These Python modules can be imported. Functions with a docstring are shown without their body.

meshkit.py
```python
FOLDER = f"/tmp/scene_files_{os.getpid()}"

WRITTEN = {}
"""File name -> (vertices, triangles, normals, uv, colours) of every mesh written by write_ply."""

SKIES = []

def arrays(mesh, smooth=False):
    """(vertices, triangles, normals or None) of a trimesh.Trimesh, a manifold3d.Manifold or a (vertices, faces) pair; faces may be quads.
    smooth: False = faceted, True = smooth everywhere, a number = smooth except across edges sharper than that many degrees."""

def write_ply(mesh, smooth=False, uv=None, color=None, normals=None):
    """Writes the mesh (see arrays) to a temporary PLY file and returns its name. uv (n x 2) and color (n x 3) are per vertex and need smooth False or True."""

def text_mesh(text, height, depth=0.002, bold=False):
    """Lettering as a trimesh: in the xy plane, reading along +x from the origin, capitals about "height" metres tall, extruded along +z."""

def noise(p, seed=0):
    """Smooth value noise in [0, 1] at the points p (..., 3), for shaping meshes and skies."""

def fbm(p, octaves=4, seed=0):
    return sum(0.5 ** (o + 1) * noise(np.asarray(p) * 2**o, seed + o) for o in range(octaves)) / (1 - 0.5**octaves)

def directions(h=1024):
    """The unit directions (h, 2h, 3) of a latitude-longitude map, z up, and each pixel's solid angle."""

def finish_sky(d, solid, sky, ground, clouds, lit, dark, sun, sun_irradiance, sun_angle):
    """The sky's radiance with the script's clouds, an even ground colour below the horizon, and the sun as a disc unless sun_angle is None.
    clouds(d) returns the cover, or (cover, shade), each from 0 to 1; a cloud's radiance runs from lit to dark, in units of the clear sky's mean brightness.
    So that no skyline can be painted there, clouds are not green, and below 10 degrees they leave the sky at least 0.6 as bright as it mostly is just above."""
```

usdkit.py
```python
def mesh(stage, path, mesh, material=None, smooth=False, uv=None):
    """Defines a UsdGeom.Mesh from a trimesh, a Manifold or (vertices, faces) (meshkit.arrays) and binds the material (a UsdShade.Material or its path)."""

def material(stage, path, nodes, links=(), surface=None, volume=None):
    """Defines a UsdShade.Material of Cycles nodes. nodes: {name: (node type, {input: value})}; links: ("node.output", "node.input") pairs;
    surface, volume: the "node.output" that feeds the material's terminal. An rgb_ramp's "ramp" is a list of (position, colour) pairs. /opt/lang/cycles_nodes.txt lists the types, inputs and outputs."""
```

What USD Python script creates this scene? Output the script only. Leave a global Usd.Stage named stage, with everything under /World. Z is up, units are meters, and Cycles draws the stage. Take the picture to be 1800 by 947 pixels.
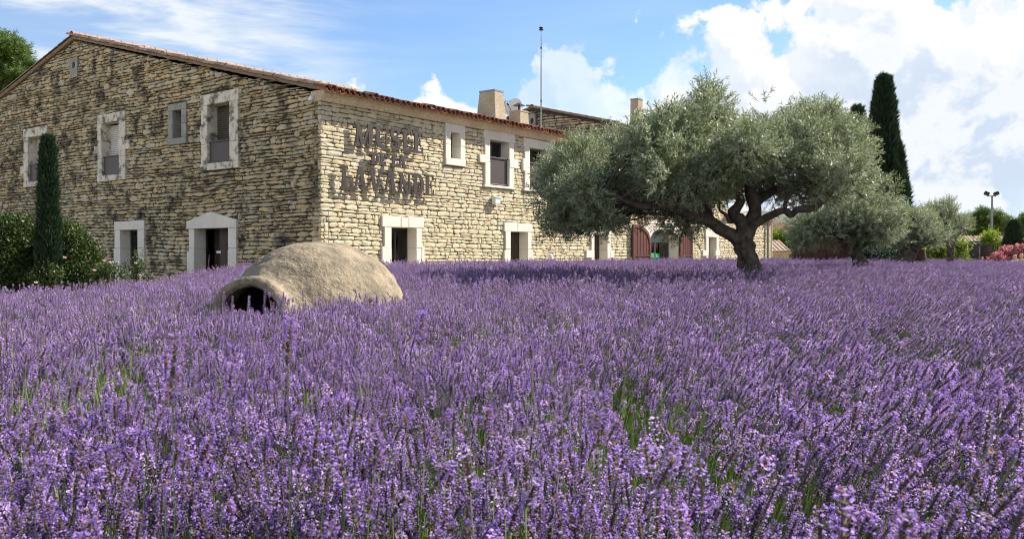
import math, random
import numpy as np, trimesh, manifold3d, usdkit, meshkit
from shapely.geometry import Polygon, box as sbox, LineString, Point
from shapely.ops import unary_union
from shapely import affinity
from pxr import Usd, UsdGeom, UsdLux, UsdShade, Gf, Sdf, Vt

stage = Usd.Stage.CreateInMemory()
UsdGeom.SetStageUpAxis(stage, UsdGeom.Tokens.z)
UsdGeom.SetStageMetersPerUnit(stage, 1.0)
UsdGeom.Xform.Define(stage, '/World')
UsdGeom.Scope.Define(stage, '/World/Looks')
rng = np.random.default_rng(7)

# ------------------------------------------------------------------ camera
EYE = 1.5
F = 1562.0                       # focal length in photograph pixels (1800 wide)
PITCH = math.atan(24.5 / F)
cam = UsdGeom.Camera.Define(stage, '/World/camera')
cam.CreateFocalLengthAttr(20.0)
cam.CreateHorizontalApertureAttr(20.0 * 1800 / F)
cam.CreateFStopAttr(9.0)
cam.CreateFocusDistanceAttr(7.0)
cam.CreateExposureAttr(1.4)
cam.AddTranslateOp().Set(Gf.Vec3d(0, 0, EYE))
cam.AddRotateXOp().Set(90 - math.degrees(PITCH))

# ------------------------------------------------------------------ sun and sky
SUN = np.array([1.076, 0.587, 1.0]); SUN /= np.linalg.norm(SUN)
SUN_EL, SUN_ROT = math.asin(SUN[2]), math.atan2(SUN[0], SUN[1])
sun = UsdLux.DistantLight.Define(stage, '/World/sun')
sun.CreateIntensityAttr(1.1); sun.CreateAngleAttr(0.53); sun.CreateNormalizeAttr(True)
sun.CreateColorAttr(Gf.Vec3f(1.0, 0.93, 0.82))
sun.AddTransformOp().Set(Gf.Matrix4d().SetRotate(Gf.Rotation(Gf.Vec3d(0, 0, 1), Gf.Vec3d(*map(float, SUN)))))
SKY_STRENGTH = 0.12


def pxaz(px):
    return math.atan((px - 900) / F)


# height of the top of the cumulus bank (tangent of elevation) by azimuth, 0..1 over the full turn; from the photograph where it is in view
_tops = [(-180, .55), (-150, .75), (-120, .5), (-95, .6), (-70, .38), (-50, .2), (-38, .10), (-30, .08), (-12, .10), (-9.5, .12), (-8.2, .14), (-7.2, .168), (-5.4, .20), (-4.2, .192), (-3.0, .14), (-1.6, .15),
         (.2, .19), (3.1, .222), (6.6, .225), (9.1, .212), (12, .205), (13.3, .222), (16.2, .235), (18.0, .26), (19.2, .28), (21, .30), (23, .31), (24.6, .29), (26, .27), (27.5, .285), (30, .31),
         (38, .35), (52, .32), (65, .3), (85, .45), (110, .5), (140, .7), (165, .5), (180, .55)]
dome_nodes = {
    'sky': ('sky_texture', {'sky_type': 'single_scattering', 'sun_disc': False, 'sun_elevation': SUN_EL, 'sun_rotation': SUN_ROT, 'altitude': 200.0, 'air_density': 1.0, 'aerosol_density': 0.35, 'ozone_density': 1.0}),
    'sky2': ('mix_color', {'blend_type': 'multiply', 'fac': 1.0, 'b': (.40, .475, .575), 'use_clamp': False}),
    'tc': ('texture_coordinate', {}),
    'sep': ('separate_xyz', {}),
    'az': ('math', {'math_type': 'arctan2'}),
    'azn': ('math', {'math_type': 'multiply_add', 'value2': 1 / (2 * math.pi), 'value3': 0.5}),
    'tops': ('rgb_ramp', {'ramp': [((a + 180) / 360, (t, t, t)) for a, t in _tops]}),
    'xx': ('math', {'math_type': 'multiply'}), 'yy': ('math', {'math_type': 'multiply_add'}), 'rr': ('math', {'math_type': 'sqrt'}),
    'v': ('math', {'math_type': 'divide'}),
    # billows
    'n1': ('noise_texture', {'scale': 10.5, 'detail': 10.0, 'roughness': 0.58, 'distortion': 0.2}),
    'off': ('vector_math', {'math_type': 'add', 'vector2': (0.016, 0.006, 0.024)}),
    'n2': ('noise_texture', {'scale': 10.5, 'detail': 10.0, 'roughness': 0.58, 'distortion': 0.2}),
    'n1a': ('math', {'math_type': 'multiply_add', 'value2': 0.42, 'value3': -0.20}),
    'h1': ('math', {'math_type': 'subtract'}), 'h2': ('math', {'math_type': 'add'}),
    'cov': ('map_range', {'range_type': 'smoothstep', 'from_min': -0.004, 'from_max': 0.022, 'to_min': 0.0, 'to_max': 1.0, 'clamp': True}),
    # thin parts of the bank where the sky shows through
    'n3': ('noise_texture', {'scale': 4.2, 'detail': 5.0, 'roughness': 0.5}),
    'gap': ('map_range', {'range_type': 'smoothstep', 'from_min': 0.37, 'from_max': 0.49, 'to_min': 0.5, 'to_max': 1.0, 'clamp': True}),
    'cov2': ('math', {'math_type': 'multiply'}),
    # light and shade of the billows
    'dn': ('math', {'math_type': 'subtract'}),
    'lit': ('map_range', {'range_type': 'smoothstep', 'from_min': -0.06, 'from_max': 0.055, 'to_min': 0.0, 'to_max': 1.0, 'clamp': True}),
    'edge': ('map_range', {'range_type': 'smoothstep', 'from_min': 0.0, 'from_max': 0.15, 'to_min': 0.55, 'to_max': -0.05, 'clamp': True}),
    'litc': ('math', {'math_type': 'multiply_add', 'value2': 0.6, 'use_clamp': True}),
    'ccol': ('mix_color', {'blend_type': 'mix', 'a': (2.1, 2.45, 2.95), 'b': (3.6, 3.55, 3.45)}),
    # high thin cloud
    'cmap': ('mapping', {'mapping_type': 'point', 'rotation': (0.0, 0.12, 0.0), 'scale': (2.6, 2.6, 15.0)}),
    'n4': ('noise_texture', {'scale': 1.7, 'detail': 7.0, 'roughness': 0.55, 'distortion': 0.4}),
    'cir': ('map_range', {'range_type': 'smoothstep', 'from_min': 0.40, 'from_max': 0.66, 'to_min': 0.12, 'to_max': 1.0, 'clamp': True}),
    'caz': ('rgb_ramp', {'ramp': [(0, (.3,) * 3), (.3, (.75,) * 3), (.43, (1,) * 3), (.445, (.95,) * 3), (.462, (.65,) * 3), (.474, (.18,) * 3), (.487, (.05,) * 3), (.53, (.06,) * 3), (.6, (.15,) * 3), (.8, (.4,) * 3), (1, (.3,) * 3)]}),
    'cel': ('rgb_ramp', {'ramp': [(0, (.6,) * 3), (.17, (.5,) * 3), (.22, (1,) * 3), (.30, (1,) * 3), (.5, (.5,) * 3), (1, (.2,) * 3)]}),
    'ca': ('math', {'math_type': 'multiply'}), 'cb': ('math', {'math_type': 'multiply'}), 'cc': ('math', {'math_type': 'multiply', 'value2': 1.6, 'use_clamp': True}),
    'withcir': ('mix_color', {'blend_type': 'mix', 'b': (2.75, 2.95, 3.15)}),
    'all': ('mix_color', {'blend_type': 'mix'}),
    'bg': ('background_shader', {'strength': SKY_STRENGTH}),
}
dome_links = [('tc.generated', 'sep.vector'), ('sep.x', 'az.value1'), ('sep.y', 'az.value2'), ('az.value', 'azn.value1'), ('azn.value', 'tops.fac'),
              ('sep.x', 'xx.value1'), ('sep.x', 'xx.value2'), ('sep.y', 'yy.value1'), ('sep.y', 'yy.value2'), ('xx.value', 'yy.value3'), ('yy.value', 'rr.value1'),
              ('sep.z', 'v.value1'), ('rr.value', 'v.value2'),
              ('tc.generated', 'n1.vector'), ('tc.generated', 'off.vector1'), ('off.vector', 'n2.vector'), ('tc.generated', 'n3.vector'),
              ('n1.fac', 'n1a.value1'), ('tops.color', 'h1.value1'), ('v.value', 'h1.value2'), ('h1.value', 'h2.value1'), ('n1a.value', 'h2.value2'),
              ('h2.value', 'cov.value'), ('n3.fac', 'gap.value'), ('cov.result', 'cov2.value1'), ('gap.result', 'cov2.value2'),
              ('n1.fac', 'dn.value1'), ('n2.fac', 'dn.value2'), ('dn.value', 'lit.value'), ('h2.value', 'edge.value'),
              ('lit.result', 'litc.value1'), ('edge.result', 'litc.value3'), ('litc.value', 'ccol.fac'),
              ('tc.generated', 'cmap.vector'), ('cmap.vector', 'n4.vector'), ('n4.fac', 'cir.value'), ('azn.value', 'caz.fac'), ('v.value', 'cel.fac'),
              ('caz.color', 'ca.value1'), ('cel.color', 'ca.value2'), ('ca.value', 'cb.value1'), ('cir.result', 'cb.value2'), ('cb.value', 'cc.value1'),
              ('sky.color', 'sky2.a'), ('sky2.result', 'withcir.a'), ('cc.value', 'withcir.fac'), ('withcir.result', 'all.a'), ('ccol.result', 'all.b'), ('cov2.value', 'all.fac'),
              ('all.result', 'bg.color')]
sky_mat = usdkit.material(stage, '/World/Looks/sky', dome_nodes, dome_links, surface='bg.background')
dome = UsdLux.DomeLight.Define(stage, '/World/sky')
dome.CreateIntensityAttr(1.0)
UsdShade.MaterialBindingAPI.Apply(dome.GetPrim()).Bind(sky_mat)
dome.GetPrim().SetCustomDataByKey('kind', 'structure')

# ------------------------------------------------------------------ helpers
names = {}


def numbered(parent, name):
    k = (parent, name)
    names[k] = names.get(k, -1) + 1
    return name if names[k] == 0 else f'{name}_{names[k]:03d}'


class Node:
    def __init__(self, path, base):
        self.path, self.base = path, np.asarray(base, float)

    @property
    def prim(self):
        return stage.GetPrimAtPath(self.path)


def tag(node, label=None, cat=None, group=None, kind=None):
    p = node.prim
    for k, v in (('label', label), ('category', cat), ('group', group), ('kind', kind)):
        if v:
            p.SetCustomDataByKey(k, v)
    return node


def thing(name, loc, label, cat, group=None, rz=0.0, kind=None):
    path = '/World/' + numbered('/World', name)
    x = UsdGeom.Xform.Define(stage, path)
    x.AddTranslateOp().Set(Gf.Vec3d(*map(float, loc)))
    if rz:
        x.AddRotateZOp().Set(math.degrees(rz))
    n = Node(path, np.zeros(3) if rz else loc)
    return tag(n, label, cat, group, kind)


def group_part(name, parent):
    path = parent.path + '/' + numbered(parent.path, name)
    UsdGeom.Xform.Define(stage, path)
    return Node(path, parent.base)


def obj(name, mesh, mat, parent=None, smooth=False, tone=None, kind=None, label=None):
    """One Mesh prim. World coordinates are given; they are taken relative to the thing's base."""
    par = parent.path if parent else '/World'
    base = parent.base if parent else np.zeros(3)
    path = par + '/' + numbered(par, name)
    if isinstance(mesh, list):
        mesh = trimesh.util.concatenate(mesh)
    v, f, n = meshkit.arrays(mesh, smooth)
    m = usdkit.mesh(stage, path, (v - base, f), '/World/Looks/' + mat)
    if n is not None:
        m.CreateNormalsAttr(Vt.Vec3fArray.FromNumpy(n.astype(np.float32))); m.SetNormalsInterpolation('vertex')
    if tone is not None:
        tone = np.asarray(tone, np.float32)
        if tone.ndim == 1:
            tone = np.repeat(tone[None], len(v), 0)
        pv = UsdGeom.PrimvarsAPI(m).CreatePrimvar('tone', Sdf.ValueTypeNames.Color3fArray, 'vertex')
        pv.Set(Vt.Vec3fArray.FromNumpy(tone))
    node = Node(path, base)
    return tag(node, label, None, None, kind)


def instancer(name, parent, protos, idx, pos, quat, scale, base=None):
    """protos: list of (mesh, material, tone). quat: (n,4) w x y z."""
    par = parent.path if parent else '/World'
    base = parent.base if parent else np.zeros(3)
    path = par + '/' + numbered(par, name)
    pi = UsdGeom.PointInstancer.Define(stage, path)
    node = Node(path, np.zeros(3))
    targets = []
    for k, (mesh, mat, tone) in enumerate(protos):
        targets.append(obj('sprig', mesh, mat, node, tone=tone).path)
    pi.CreatePrototypesRel().SetTargets([Sdf.Path(t) for t in targets])
    pi.CreateProtoIndicesAttr(Vt.IntArray.FromNumpy(np.asarray(idx, np.int32)))
    pi.CreatePositionsAttr(Vt.Vec3fArray.FromNumpy((np.asarray(pos) - base).astype(np.float32)))
    q = np.asarray(quat, float)
    q = (q / np.linalg.norm(q, axis=1, keepdims=True)).astype(np.float16)
    pi.CreateOrientationsAttr(Vt.QuathArray([Gf.Quath(float(a), float(b), float(c), float(d)) for a, b, c, d in q]))
    s = np.asarray(scale, np.float32)
    if s.ndim == 1:
        s = np.repeat(s[:, None], 3, 1)
    pi.CreateScalesAttr(Vt.Vec3fArray.FromNumpy(s))
    return Node(path, base)


def quat_to(dirs, spin):
    """Quaternions turning +z to dirs after a spin about z."""
    d = dirs / np.linalg.norm(dirs, axis=1, keepdims=True)
    z = np.array([0, 0, 1.0])
    ax = np.cross(np.broadcast_to(z, d.shape), d)
    w = 1 + d[:, 2]
    q1 = np.concatenate([w[:, None], ax], 1)
    bad = w < 1e-6
    q1[bad] = [0, 1, 0, 0]
    q1 /= np.linalg.norm(q1, axis=1, keepdims=True)
    q2 = np.stack([np.cos(spin / 2), 0 * spin, 0 * spin, np.sin(spin / 2)], 1)
    a, b, c, e = q1.T; A, B, C, E = q2.T
    return np.stack([a*A - b*B - c*C - e*E, a*B + b*A + c*E - e*C, a*C - b*E + c*A + e*B, a*E + b*C - c*B + e*A], 1)


def ray(px, py):
    """Direction from the eye through a point of the photograph (1800 x 947)."""
    x, y = (px - 900) / F, (473.5 - py) / F
    c, s = math.cos(PITCH), math.sin(PITCH)
    return np.array([x, c + y * s, y * c - s])


def at(px, py, Z):
    r = ray(px, py)
    return np.array([0, 0, EYE]) + r * (Z / r[1])


def box(x0, x1, y0, y1, z0, z1):
    m = trimesh.creation.box([x1 - x0, y1 - y0, z1 - z0]); m.apply_translation([(x0 + x1) / 2, (y0 + y1) / 2, (z0 + z1) / 2])
    return m


def tube(points, radii, sides=8, wob=0.0, seed=0, caps=True):
    p = np.asarray(points, float); n = len(p)
    r = np.broadcast_to(np.asarray(radii, float), (n,))
    t = np.gradient(p, axis=0); t /= np.linalg.norm(t, axis=1, keepdims=True) + 1e-12
    a = np.zeros_like(p)
    ref = np.array([1.0, 0, 0]) if abs(t[0, 0]) < .8 else np.array([0, 1.0, 0])
    for i in range(n):
        ref = ref - t[i] * (ref @ t[i]); ref /= np.linalg.norm(ref) + 1e-12
        a[i] = ref
    b = np.cross(t, a)
    ang = np.arange(sides) * 2 * np.pi / sides
    v = p[:, None] + r[:, None, None] * (np.cos(ang)[None, :, None] * a[:, None] + np.sin(ang)[None, :, None] * b[:, None])
    v = v.reshape(-1, 3)
    if wob:
        k = (meshkit.fbm(v * 7.0 + seed, 3) - .5) * 2 * wob
        v = v + (v - np.repeat(p, sides, 0)) * k[:, None]
    i, j = np.meshgrid(np.arange(n - 1), np.arange(sides), indexing='ij')
    q = np.stack([i*sides + j, i*sides + (j+1) % sides, (i+1)*sides + (j+1) % sides, (i+1)*sides + j], -1).reshape(-1, 4)
    f = np.vstack([q[:, [0, 1, 2]], q[:, [0, 2, 3]]])
    if caps:
        v = np.vstack([v, p[:1], p[-1:]]); c0, c1 = n * sides, n * sides + 1
        jj = np.arange(sides)
        f = np.vstack([f, np.stack([np.full(sides, c0), (jj+1) % sides, jj], 1), np.stack([np.full(sides, c1), (n-1)*sides + jj, (n-1)*sides + (jj+1) % sides], 1)])
    return trimesh.Trimesh(v, f, process=False)


def spline(pts, n):
    """Smooth curve through points."""
    p = np.asarray(pts, float)
    if len(p) < 3:
        return p[0] + (p[-1] - p[0]) * np.linspace(0, 1, n)[:, None]
    from scipy.interpolate import CubicSpline
    s = np.r_[0, np.cumsum(np.linalg.norm(np.diff(p, axis=0), axis=1))]
    return CubicSpline(s, p)(np.linspace(0, s[-1], n))


def lathe(profile, n=32):
    return trimesh.creation.revolve(np.asarray(profile, float), sections=n)


def hull(pts):
    return trimesh.Trimesh(np.asarray(pts, float), process=False).convex_hull


def sphere(c, r, sub=1):
    m = trimesh.creation.icosphere(sub, 1.0); m.apply_scale(r); m.apply_translation(c)
    return m


# ------------------------------------------------------------------ materials
def mat(name, c1, c2=None, scale=4.0, rough=0.8, bump=0.0, bscale=30.0, tone=False, trans=0.0, spec=0.3, metallic=0.0, dirt=None, dscale=1.5, dlo=.52, dhi=.7, fine=None, coat=0.0, tcol=None, back=None, coords='position'):
    """A diffuse or glossy procedural surface: two colours by noise (times the mesh's own tone), dirt patches, relief."""
    n = {'g': ('geometry', {}), 'p': ('principled_bsdf', {'roughness': rough, 'specular_ior_level': spec, 'metallic': metallic, 'coat_weight': coat})}
    l = []
    vec = 'g.position'
    if coords == 'object':
        n['tc'] = ('texture_coordinate', {}); vec = 'tc.object'
    n['n'] = ('noise_texture', {'scale': scale, 'detail': 5.0, 'roughness': 0.6})
    n['r'] = ('map_range', {'range_type': 'smoothstep', 'from_min': .3, 'from_max': .7, 'to_min': 0.0, 'to_max': 1.0, 'clamp': True})
    n['m'] = ('mix_color', {'blend_type': 'mix', 'a': c1, 'b': c2 if c2 is not None else c1})
    l += [(vec, 'n.vector'), ('n.fac', 'r.value'), ('r.result', 'm.fac')]
    out = 'm.result'
    if tone:
        n['at'] = ('attribute', {'attribute': 'tone'})
        n['tm'] = ('mix_color', {'blend_type': 'multiply', 'fac': 1.0})
        l += [(out, 'tm.a'), ('at.color', 'tm.b')]; out = 'tm.result'
    if back is not None:
        n['bk'] = ('mix_color', {'blend_type': 'mix', 'b': back})
        l += [('g.backfacing', 'bk.fac'), (out, 'bk.a')]; out = 'bk.result'
    if dirt is not None:
        n['d'] = ('noise_texture', {'scale': dscale, 'detail': 8.0, 'roughness': 0.65})
        n['dr'] = ('map_range', {'range_type': 'smoothstep', 'from_min': dlo, 'from_max': dhi, 'to_min': 0.0, 'to_max': 0.9, 'clamp': True})
        n['dm'] = ('mix_color', {'blend_type': 'mix', 'b': dirt})
        l += [(vec, 'd.vector'), ('d.fac', 'dr.value'), ('dr.result', 'dm.fac'), (out, 'dm.a')]; out = 'dm.result'
    if fine is not None:
        n['f'] = ('noise_texture', {'scale': fine, 'detail': 3.0, 'roughness': 0.6})
        n['fr'] = ('map_range', {'range_type': 'linear', 'from_min': .3, 'from_max': .7, 'to_min': .72, 'to_max': 1.2, 'clamp': True})
        n['fm'] = ('mix_color', {'blend_type': 'multiply', 'fac': 1.0, 'use_clamp': False})
        l += [(vec, 'f.vector'), ('f.fac', 'fr.value'), (out, 'fm.a'), ('fr.result', 'fm.b')]; out = 'fm.result'
    l.append((out, 'p.base_color'))
    if bump:
        n['b'] = ('bump', {'strength': bump, 'distance': 0.02})
        n['bn'] = ('noise_texture', {'scale': bscale, 'detail': 6.0, 'roughness': 0.6})
        l += [(vec, 'bn.vector'), ('bn.fac', 'b.height'), ('b.normal', 'p.normal')]
    surf = 'p.BSDF'
    if trans:
        n['t'] = ('translucent_bsdf', {})
        n['mx'] = ('mix_closure', {'fac': trans})
        if tcol is not None:
            n['tcm'] = ('mix_color', {'blend_type': 'multiply', 'fac': 1.0, 'b': tcol, 'use_clamp': False})
            l += [(out, 'tcm.a'), ('tcm.result', 't.color')]
        else:
            l.append((out, 't.color'))
        l += [('p.BSDF', 'mx.closure1'), ('t.BSDF', 'mx.closure2')]; surf = 'mx.closure'
    return usdkit.material(stage, '/World/Looks/' + name, n, l, surface=surf)


mat('soil', (.11, .08, .05), (.07, .05, .035), 3.0, .95, .5, 20)
mat('dry_ground', (.32, .27, .19), (.22, .2, .11), .6, .95, .4, 12)
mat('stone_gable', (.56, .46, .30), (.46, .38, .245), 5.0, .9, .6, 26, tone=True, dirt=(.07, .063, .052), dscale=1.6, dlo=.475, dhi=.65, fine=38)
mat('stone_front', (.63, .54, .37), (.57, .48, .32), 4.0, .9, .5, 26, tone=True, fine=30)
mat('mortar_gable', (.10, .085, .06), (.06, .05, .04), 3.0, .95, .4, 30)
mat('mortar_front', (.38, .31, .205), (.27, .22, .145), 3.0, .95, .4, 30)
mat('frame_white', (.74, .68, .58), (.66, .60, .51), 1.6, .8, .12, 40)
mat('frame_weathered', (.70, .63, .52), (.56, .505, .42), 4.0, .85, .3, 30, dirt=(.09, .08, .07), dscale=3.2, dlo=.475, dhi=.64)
mat('frame_grey', (.34, .33, .29), (.24, .225, .20), 5.0, .85, .3, 30, fine=30)
mat('frame_pale', (.70, .65, .565), (.61, .565, .49), 2.0, .8, .15, 30)
mat('cornice', (.56, .45, .30), (.47, .37, .25), 1.6, .85, .2, 30, fine=20)
mat('plaster', (.55, .44, .30), (.46, .37, .25), 1.0, .9, .2, 30, fine=14)
mat('chimney', (.40, .33, .24), (.33, .27, .195), 2.5, .9, .4, 24, dirt=(.12, .1, .08), dscale=3, dlo=.6, dhi=.8, fine=20)
mat('tile_cover', (.24, .09, .05), (.17, .085, .055), 2.0, .85, .3, 40, tone=True, dirt=(.10, .085, .07), dscale=5, dlo=.5, dhi=.7, fine=30)
mat('tile_channel', (.52, .23, .12), (.44, .21, .12), 2.0, .85, .2, 40, tone=True)
mat('tile_pale', (.40, .27, .19), (.33, .24, .18), 2.5, .9, .3, 40, tone=True, dirt=(.12, .10, .085), dscale=5, dlo=.5, dhi=.72, fine=30)
mat('wood_dark', (.05, .034, .024), (.035, .024, .018), 6.0, .55, .2, 50, spec=.4)
mat('metal_brown', (.06, .04, .036), (.05, .035, .032), 5.0, .45, .1, 60, spec=.5)
mat('metal_dark', (.03, .028, .027), (.04, .037, .035), 5.0, .5, 0, spec=.5)
mat('metal_grey', (.22, .23, .23), (.18, .19, .19), 5.0, .45, 0, spec=.5)
mat('shutter_grey', (.66, .64, .60), (.6, .58, .54), 3.0, .6, 0)
mat('shutter_bronze', (.085, .072, .058), (.07, .06, .05), 3.0, .5, 0)
mat('shutter_red', (.125, .04, .032), (.095, .034, .028), 3.0, .5, .15, 30)
mat('letter_rust', (.045, .031, .028), (.03, .022, .02), 4.0, .55, .15, 30, spec=.3)
mat('white_plastic', (.72, .72, .70), None, 3, .5)
mat('sign_red', (.30, .05, .035), None, 3, .6)
mat('sign_green', (.02, .42, .12), None, 3, .5)
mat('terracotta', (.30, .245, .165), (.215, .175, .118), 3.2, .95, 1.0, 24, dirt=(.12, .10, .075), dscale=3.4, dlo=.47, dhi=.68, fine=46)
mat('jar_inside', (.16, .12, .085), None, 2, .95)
mat('bark_olive', (.135, .105, .08), (.06, .047, .038), 7.0, .95, 1.0, 16, fine=25)
mat('bark', (.14, .10, .07), (.08, .06, .045), 7.0, .95, .8, 16)
mat('olive_leaf', (.235, .275, .115), (.18, .22, .09), .8, .5, 0, tone=True, trans=.30, spec=.35, back=(.37, .42, .27), coords='position')
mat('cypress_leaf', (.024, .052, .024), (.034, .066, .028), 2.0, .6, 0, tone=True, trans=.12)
mat('hedge_leaf', (.05, .085, .02), (.075, .105, .025), 1.4, .5, 0, tone=True, trans=.25)
mat('pine_leaf', (.13, .20, .036), (.085, .15, .03), .9, .55, 0, tone=True, trans=.25)
mat('lime_leaf', (.26, .34, .035), (.19, .28, .03), 1.2, .5, 0, tone=True, trans=.35)
mat('pink_flower', (.72, .20, .27), (.78, .32, .36), 3.0, .6, 0, tone=True, trans=.25)
mat('lavender', (1, 1, 1), (.84, .84, .87), 1.1, .7, 0, tone=True, trans=.42, spec=.2)
mat('rust', (.085, .038, .02), (.045, .026, .018), 2.5, .85, .3, 30)
mat('vat_dark', (.035, .028, .026), (.055, .036, .03), 1.6, .6, .1, 30)
mat('hill', (.055, .075, .04), (.09, .095, .06), .006, .95)
mat('rose_petal', (.75, .55, .48), (.8, .62, .52), 3.0, .6, trans=.2)
mat('skin', (.52, .30, .20), None, 3, .6); mat('cloth_white', (.72, .71, .70), None, 3, .9); mat('cloth_beige', (.52, .42, .30), None, 3, .9)
mat('cloth_lime', (.52, .60, .05), None, 3, .9); mat('cloth_blue', (.09, .12, .2), None, 3, .9)
mat('hair_brown', (.12, .065, .035), None, 3, .7); mat('hair_blond', (.48, .33, .15), None, 3, .7)
mat('car_white', (.75, .75, .75), None, 3, .3, coat=.6); mat('car_silver', (.42, .47, .53), None, 3, .3, coat=.6); mat('car_red', (.42, .035, .03), None, 3, .3, coat=.6)
mat('rubber', (.02, .02, .02), None, 3, .8); mat('wall_far', (.55, .44, .31), (.5, .39, .27), .5, .9)
usdkit.material(stage, '/World/Looks/glass', {'t': ('transparent_bsdf', {'color': (.55, .58, .56)}), 'g': ('glossy_bsdf', {'color': (.9, .9, .9), 'roughness': .03}), 'f': ('fresnel', {'IOR': 1.5}), 'm': ('mix_closure', {})},
                [('f.fac', 'm.fac'), ('t.BSDF', 'm.closure1'), ('g.BSDF', 'm.closure2')], surface='m.closure')

# ------------------------------------------------------------------ ground and hills
CORNER = np.array([-4.72, 22.0, 0.0])
D = np.array([.606, .795, 0]); D /= np.linalg.norm(D)          # along the front wall, away from the corner
E = np.array([-D[1], D[0], 0])                                 # along the gable wall, away from the corner
NF = np.array([D[1], -D[0], 0]); NG = -D                       # outward normals


def smooth(a, b, x):
    t = np.clip((np.asarray(x, float) - a) / (b - a), 0, 1)
    return t * t * (3 - 2 * t)


def field_top(x, y):
    """Height of the flower tops."""
    r = np.hypot(x, y)
    d = np.interp(r, [0, .8, 1.4, 2.2, 4, 7, 10, 14, 20, 30, 50], [.29, .30, .35, .41, .45, .42, .35, .265, .21, .18, .17])
    d = d + .085 * smooth(-.30, -.52, x / np.maximum(y, .3)) * smooth(4, 9, r) + .07 * smooth(.3, .55, x / np.maximum(y, .3)) * smooth(8, 18, r)
    d = d + .15 * smooth(-.25, -.40, x / np.maximum(y, .3)) * smooth(9, 15, r)
    d = d + .04 * np.exp(-((x + 2.15) / 1.0) ** 2 - ((y - 7.1) / .9) ** 2)
    return EYE - d


FIELD = Polygon([(-3.0, -1.5), (-7.6, 8.2), (-6.6, 10.9), (-6.15, 13.5), (-6.4, 16.5), (-6.6, 18.6), (-6.0, 19.9), (-4.4, 20.5), (-3.2, 20.8), (11.0, 39.5), (15.5, 43.5), (20.0, 40.5), (18.0, 31.0), (26.0, 29.5), (30, 24), (20, 2), (3, -1.5)])
PLANT_H = .64


def field_edge(x, y):
    import shapely
    return shapely.distance(FIELD.exterior, shapely.points(x, y)) * np.where(shapely.contains_xy(FIELD, x, y), 1, -1)


def ground_z(x, y):
    x, y = np.asarray(x, float), np.asarray(y, float)
    e = field_edge(x, y)
    bed = (field_top(x, y) - PLANT_H - .02) * smooth(-1.1, .15, e)
    far = -.05 * smooth(30, 60, np.hypot(x, y))
    return bed + far


def grid(xs, ys, zf):
    X, Y = np.meshgrid(xs, ys, indexing='ij')
    Z = zf(X.ravel(), Y.ravel())
    v = np.stack([X.ravel(), Y.ravel(), Z], 1)
    n, m = len(xs), len(ys)
    i, j = np.meshgrid(np.arange(n - 1), np.arange(m - 1), indexing='ij')
    a = (i * m + j).ravel()
    f = np.vstack([np.stack([a, a + m, a + m + 1], 1), np.stack([a, a + m + 1, a + 1], 1)])
    return trimesh.Trimesh(v, f, process=False)


def stretch(a, b, step, far):
    inner = np.arange(a, b + 1e-6, step)
    out = [b + step * 1.6 ** k for k in range(1, 40) if step * 1.6 ** k < far]
    lo = [a - step * 1.6 ** k for k in range(1, 40) if step * 1.6 ** k < far]
    return np.array(sorted(lo) + list(inner) + out)


tag(obj('ground', grid(stretch(-24, 40, .5, 6000), stretch(-8, 60, .5, 6000), ground_z), 'dry_ground', smooth=True), kind='structure')
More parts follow.
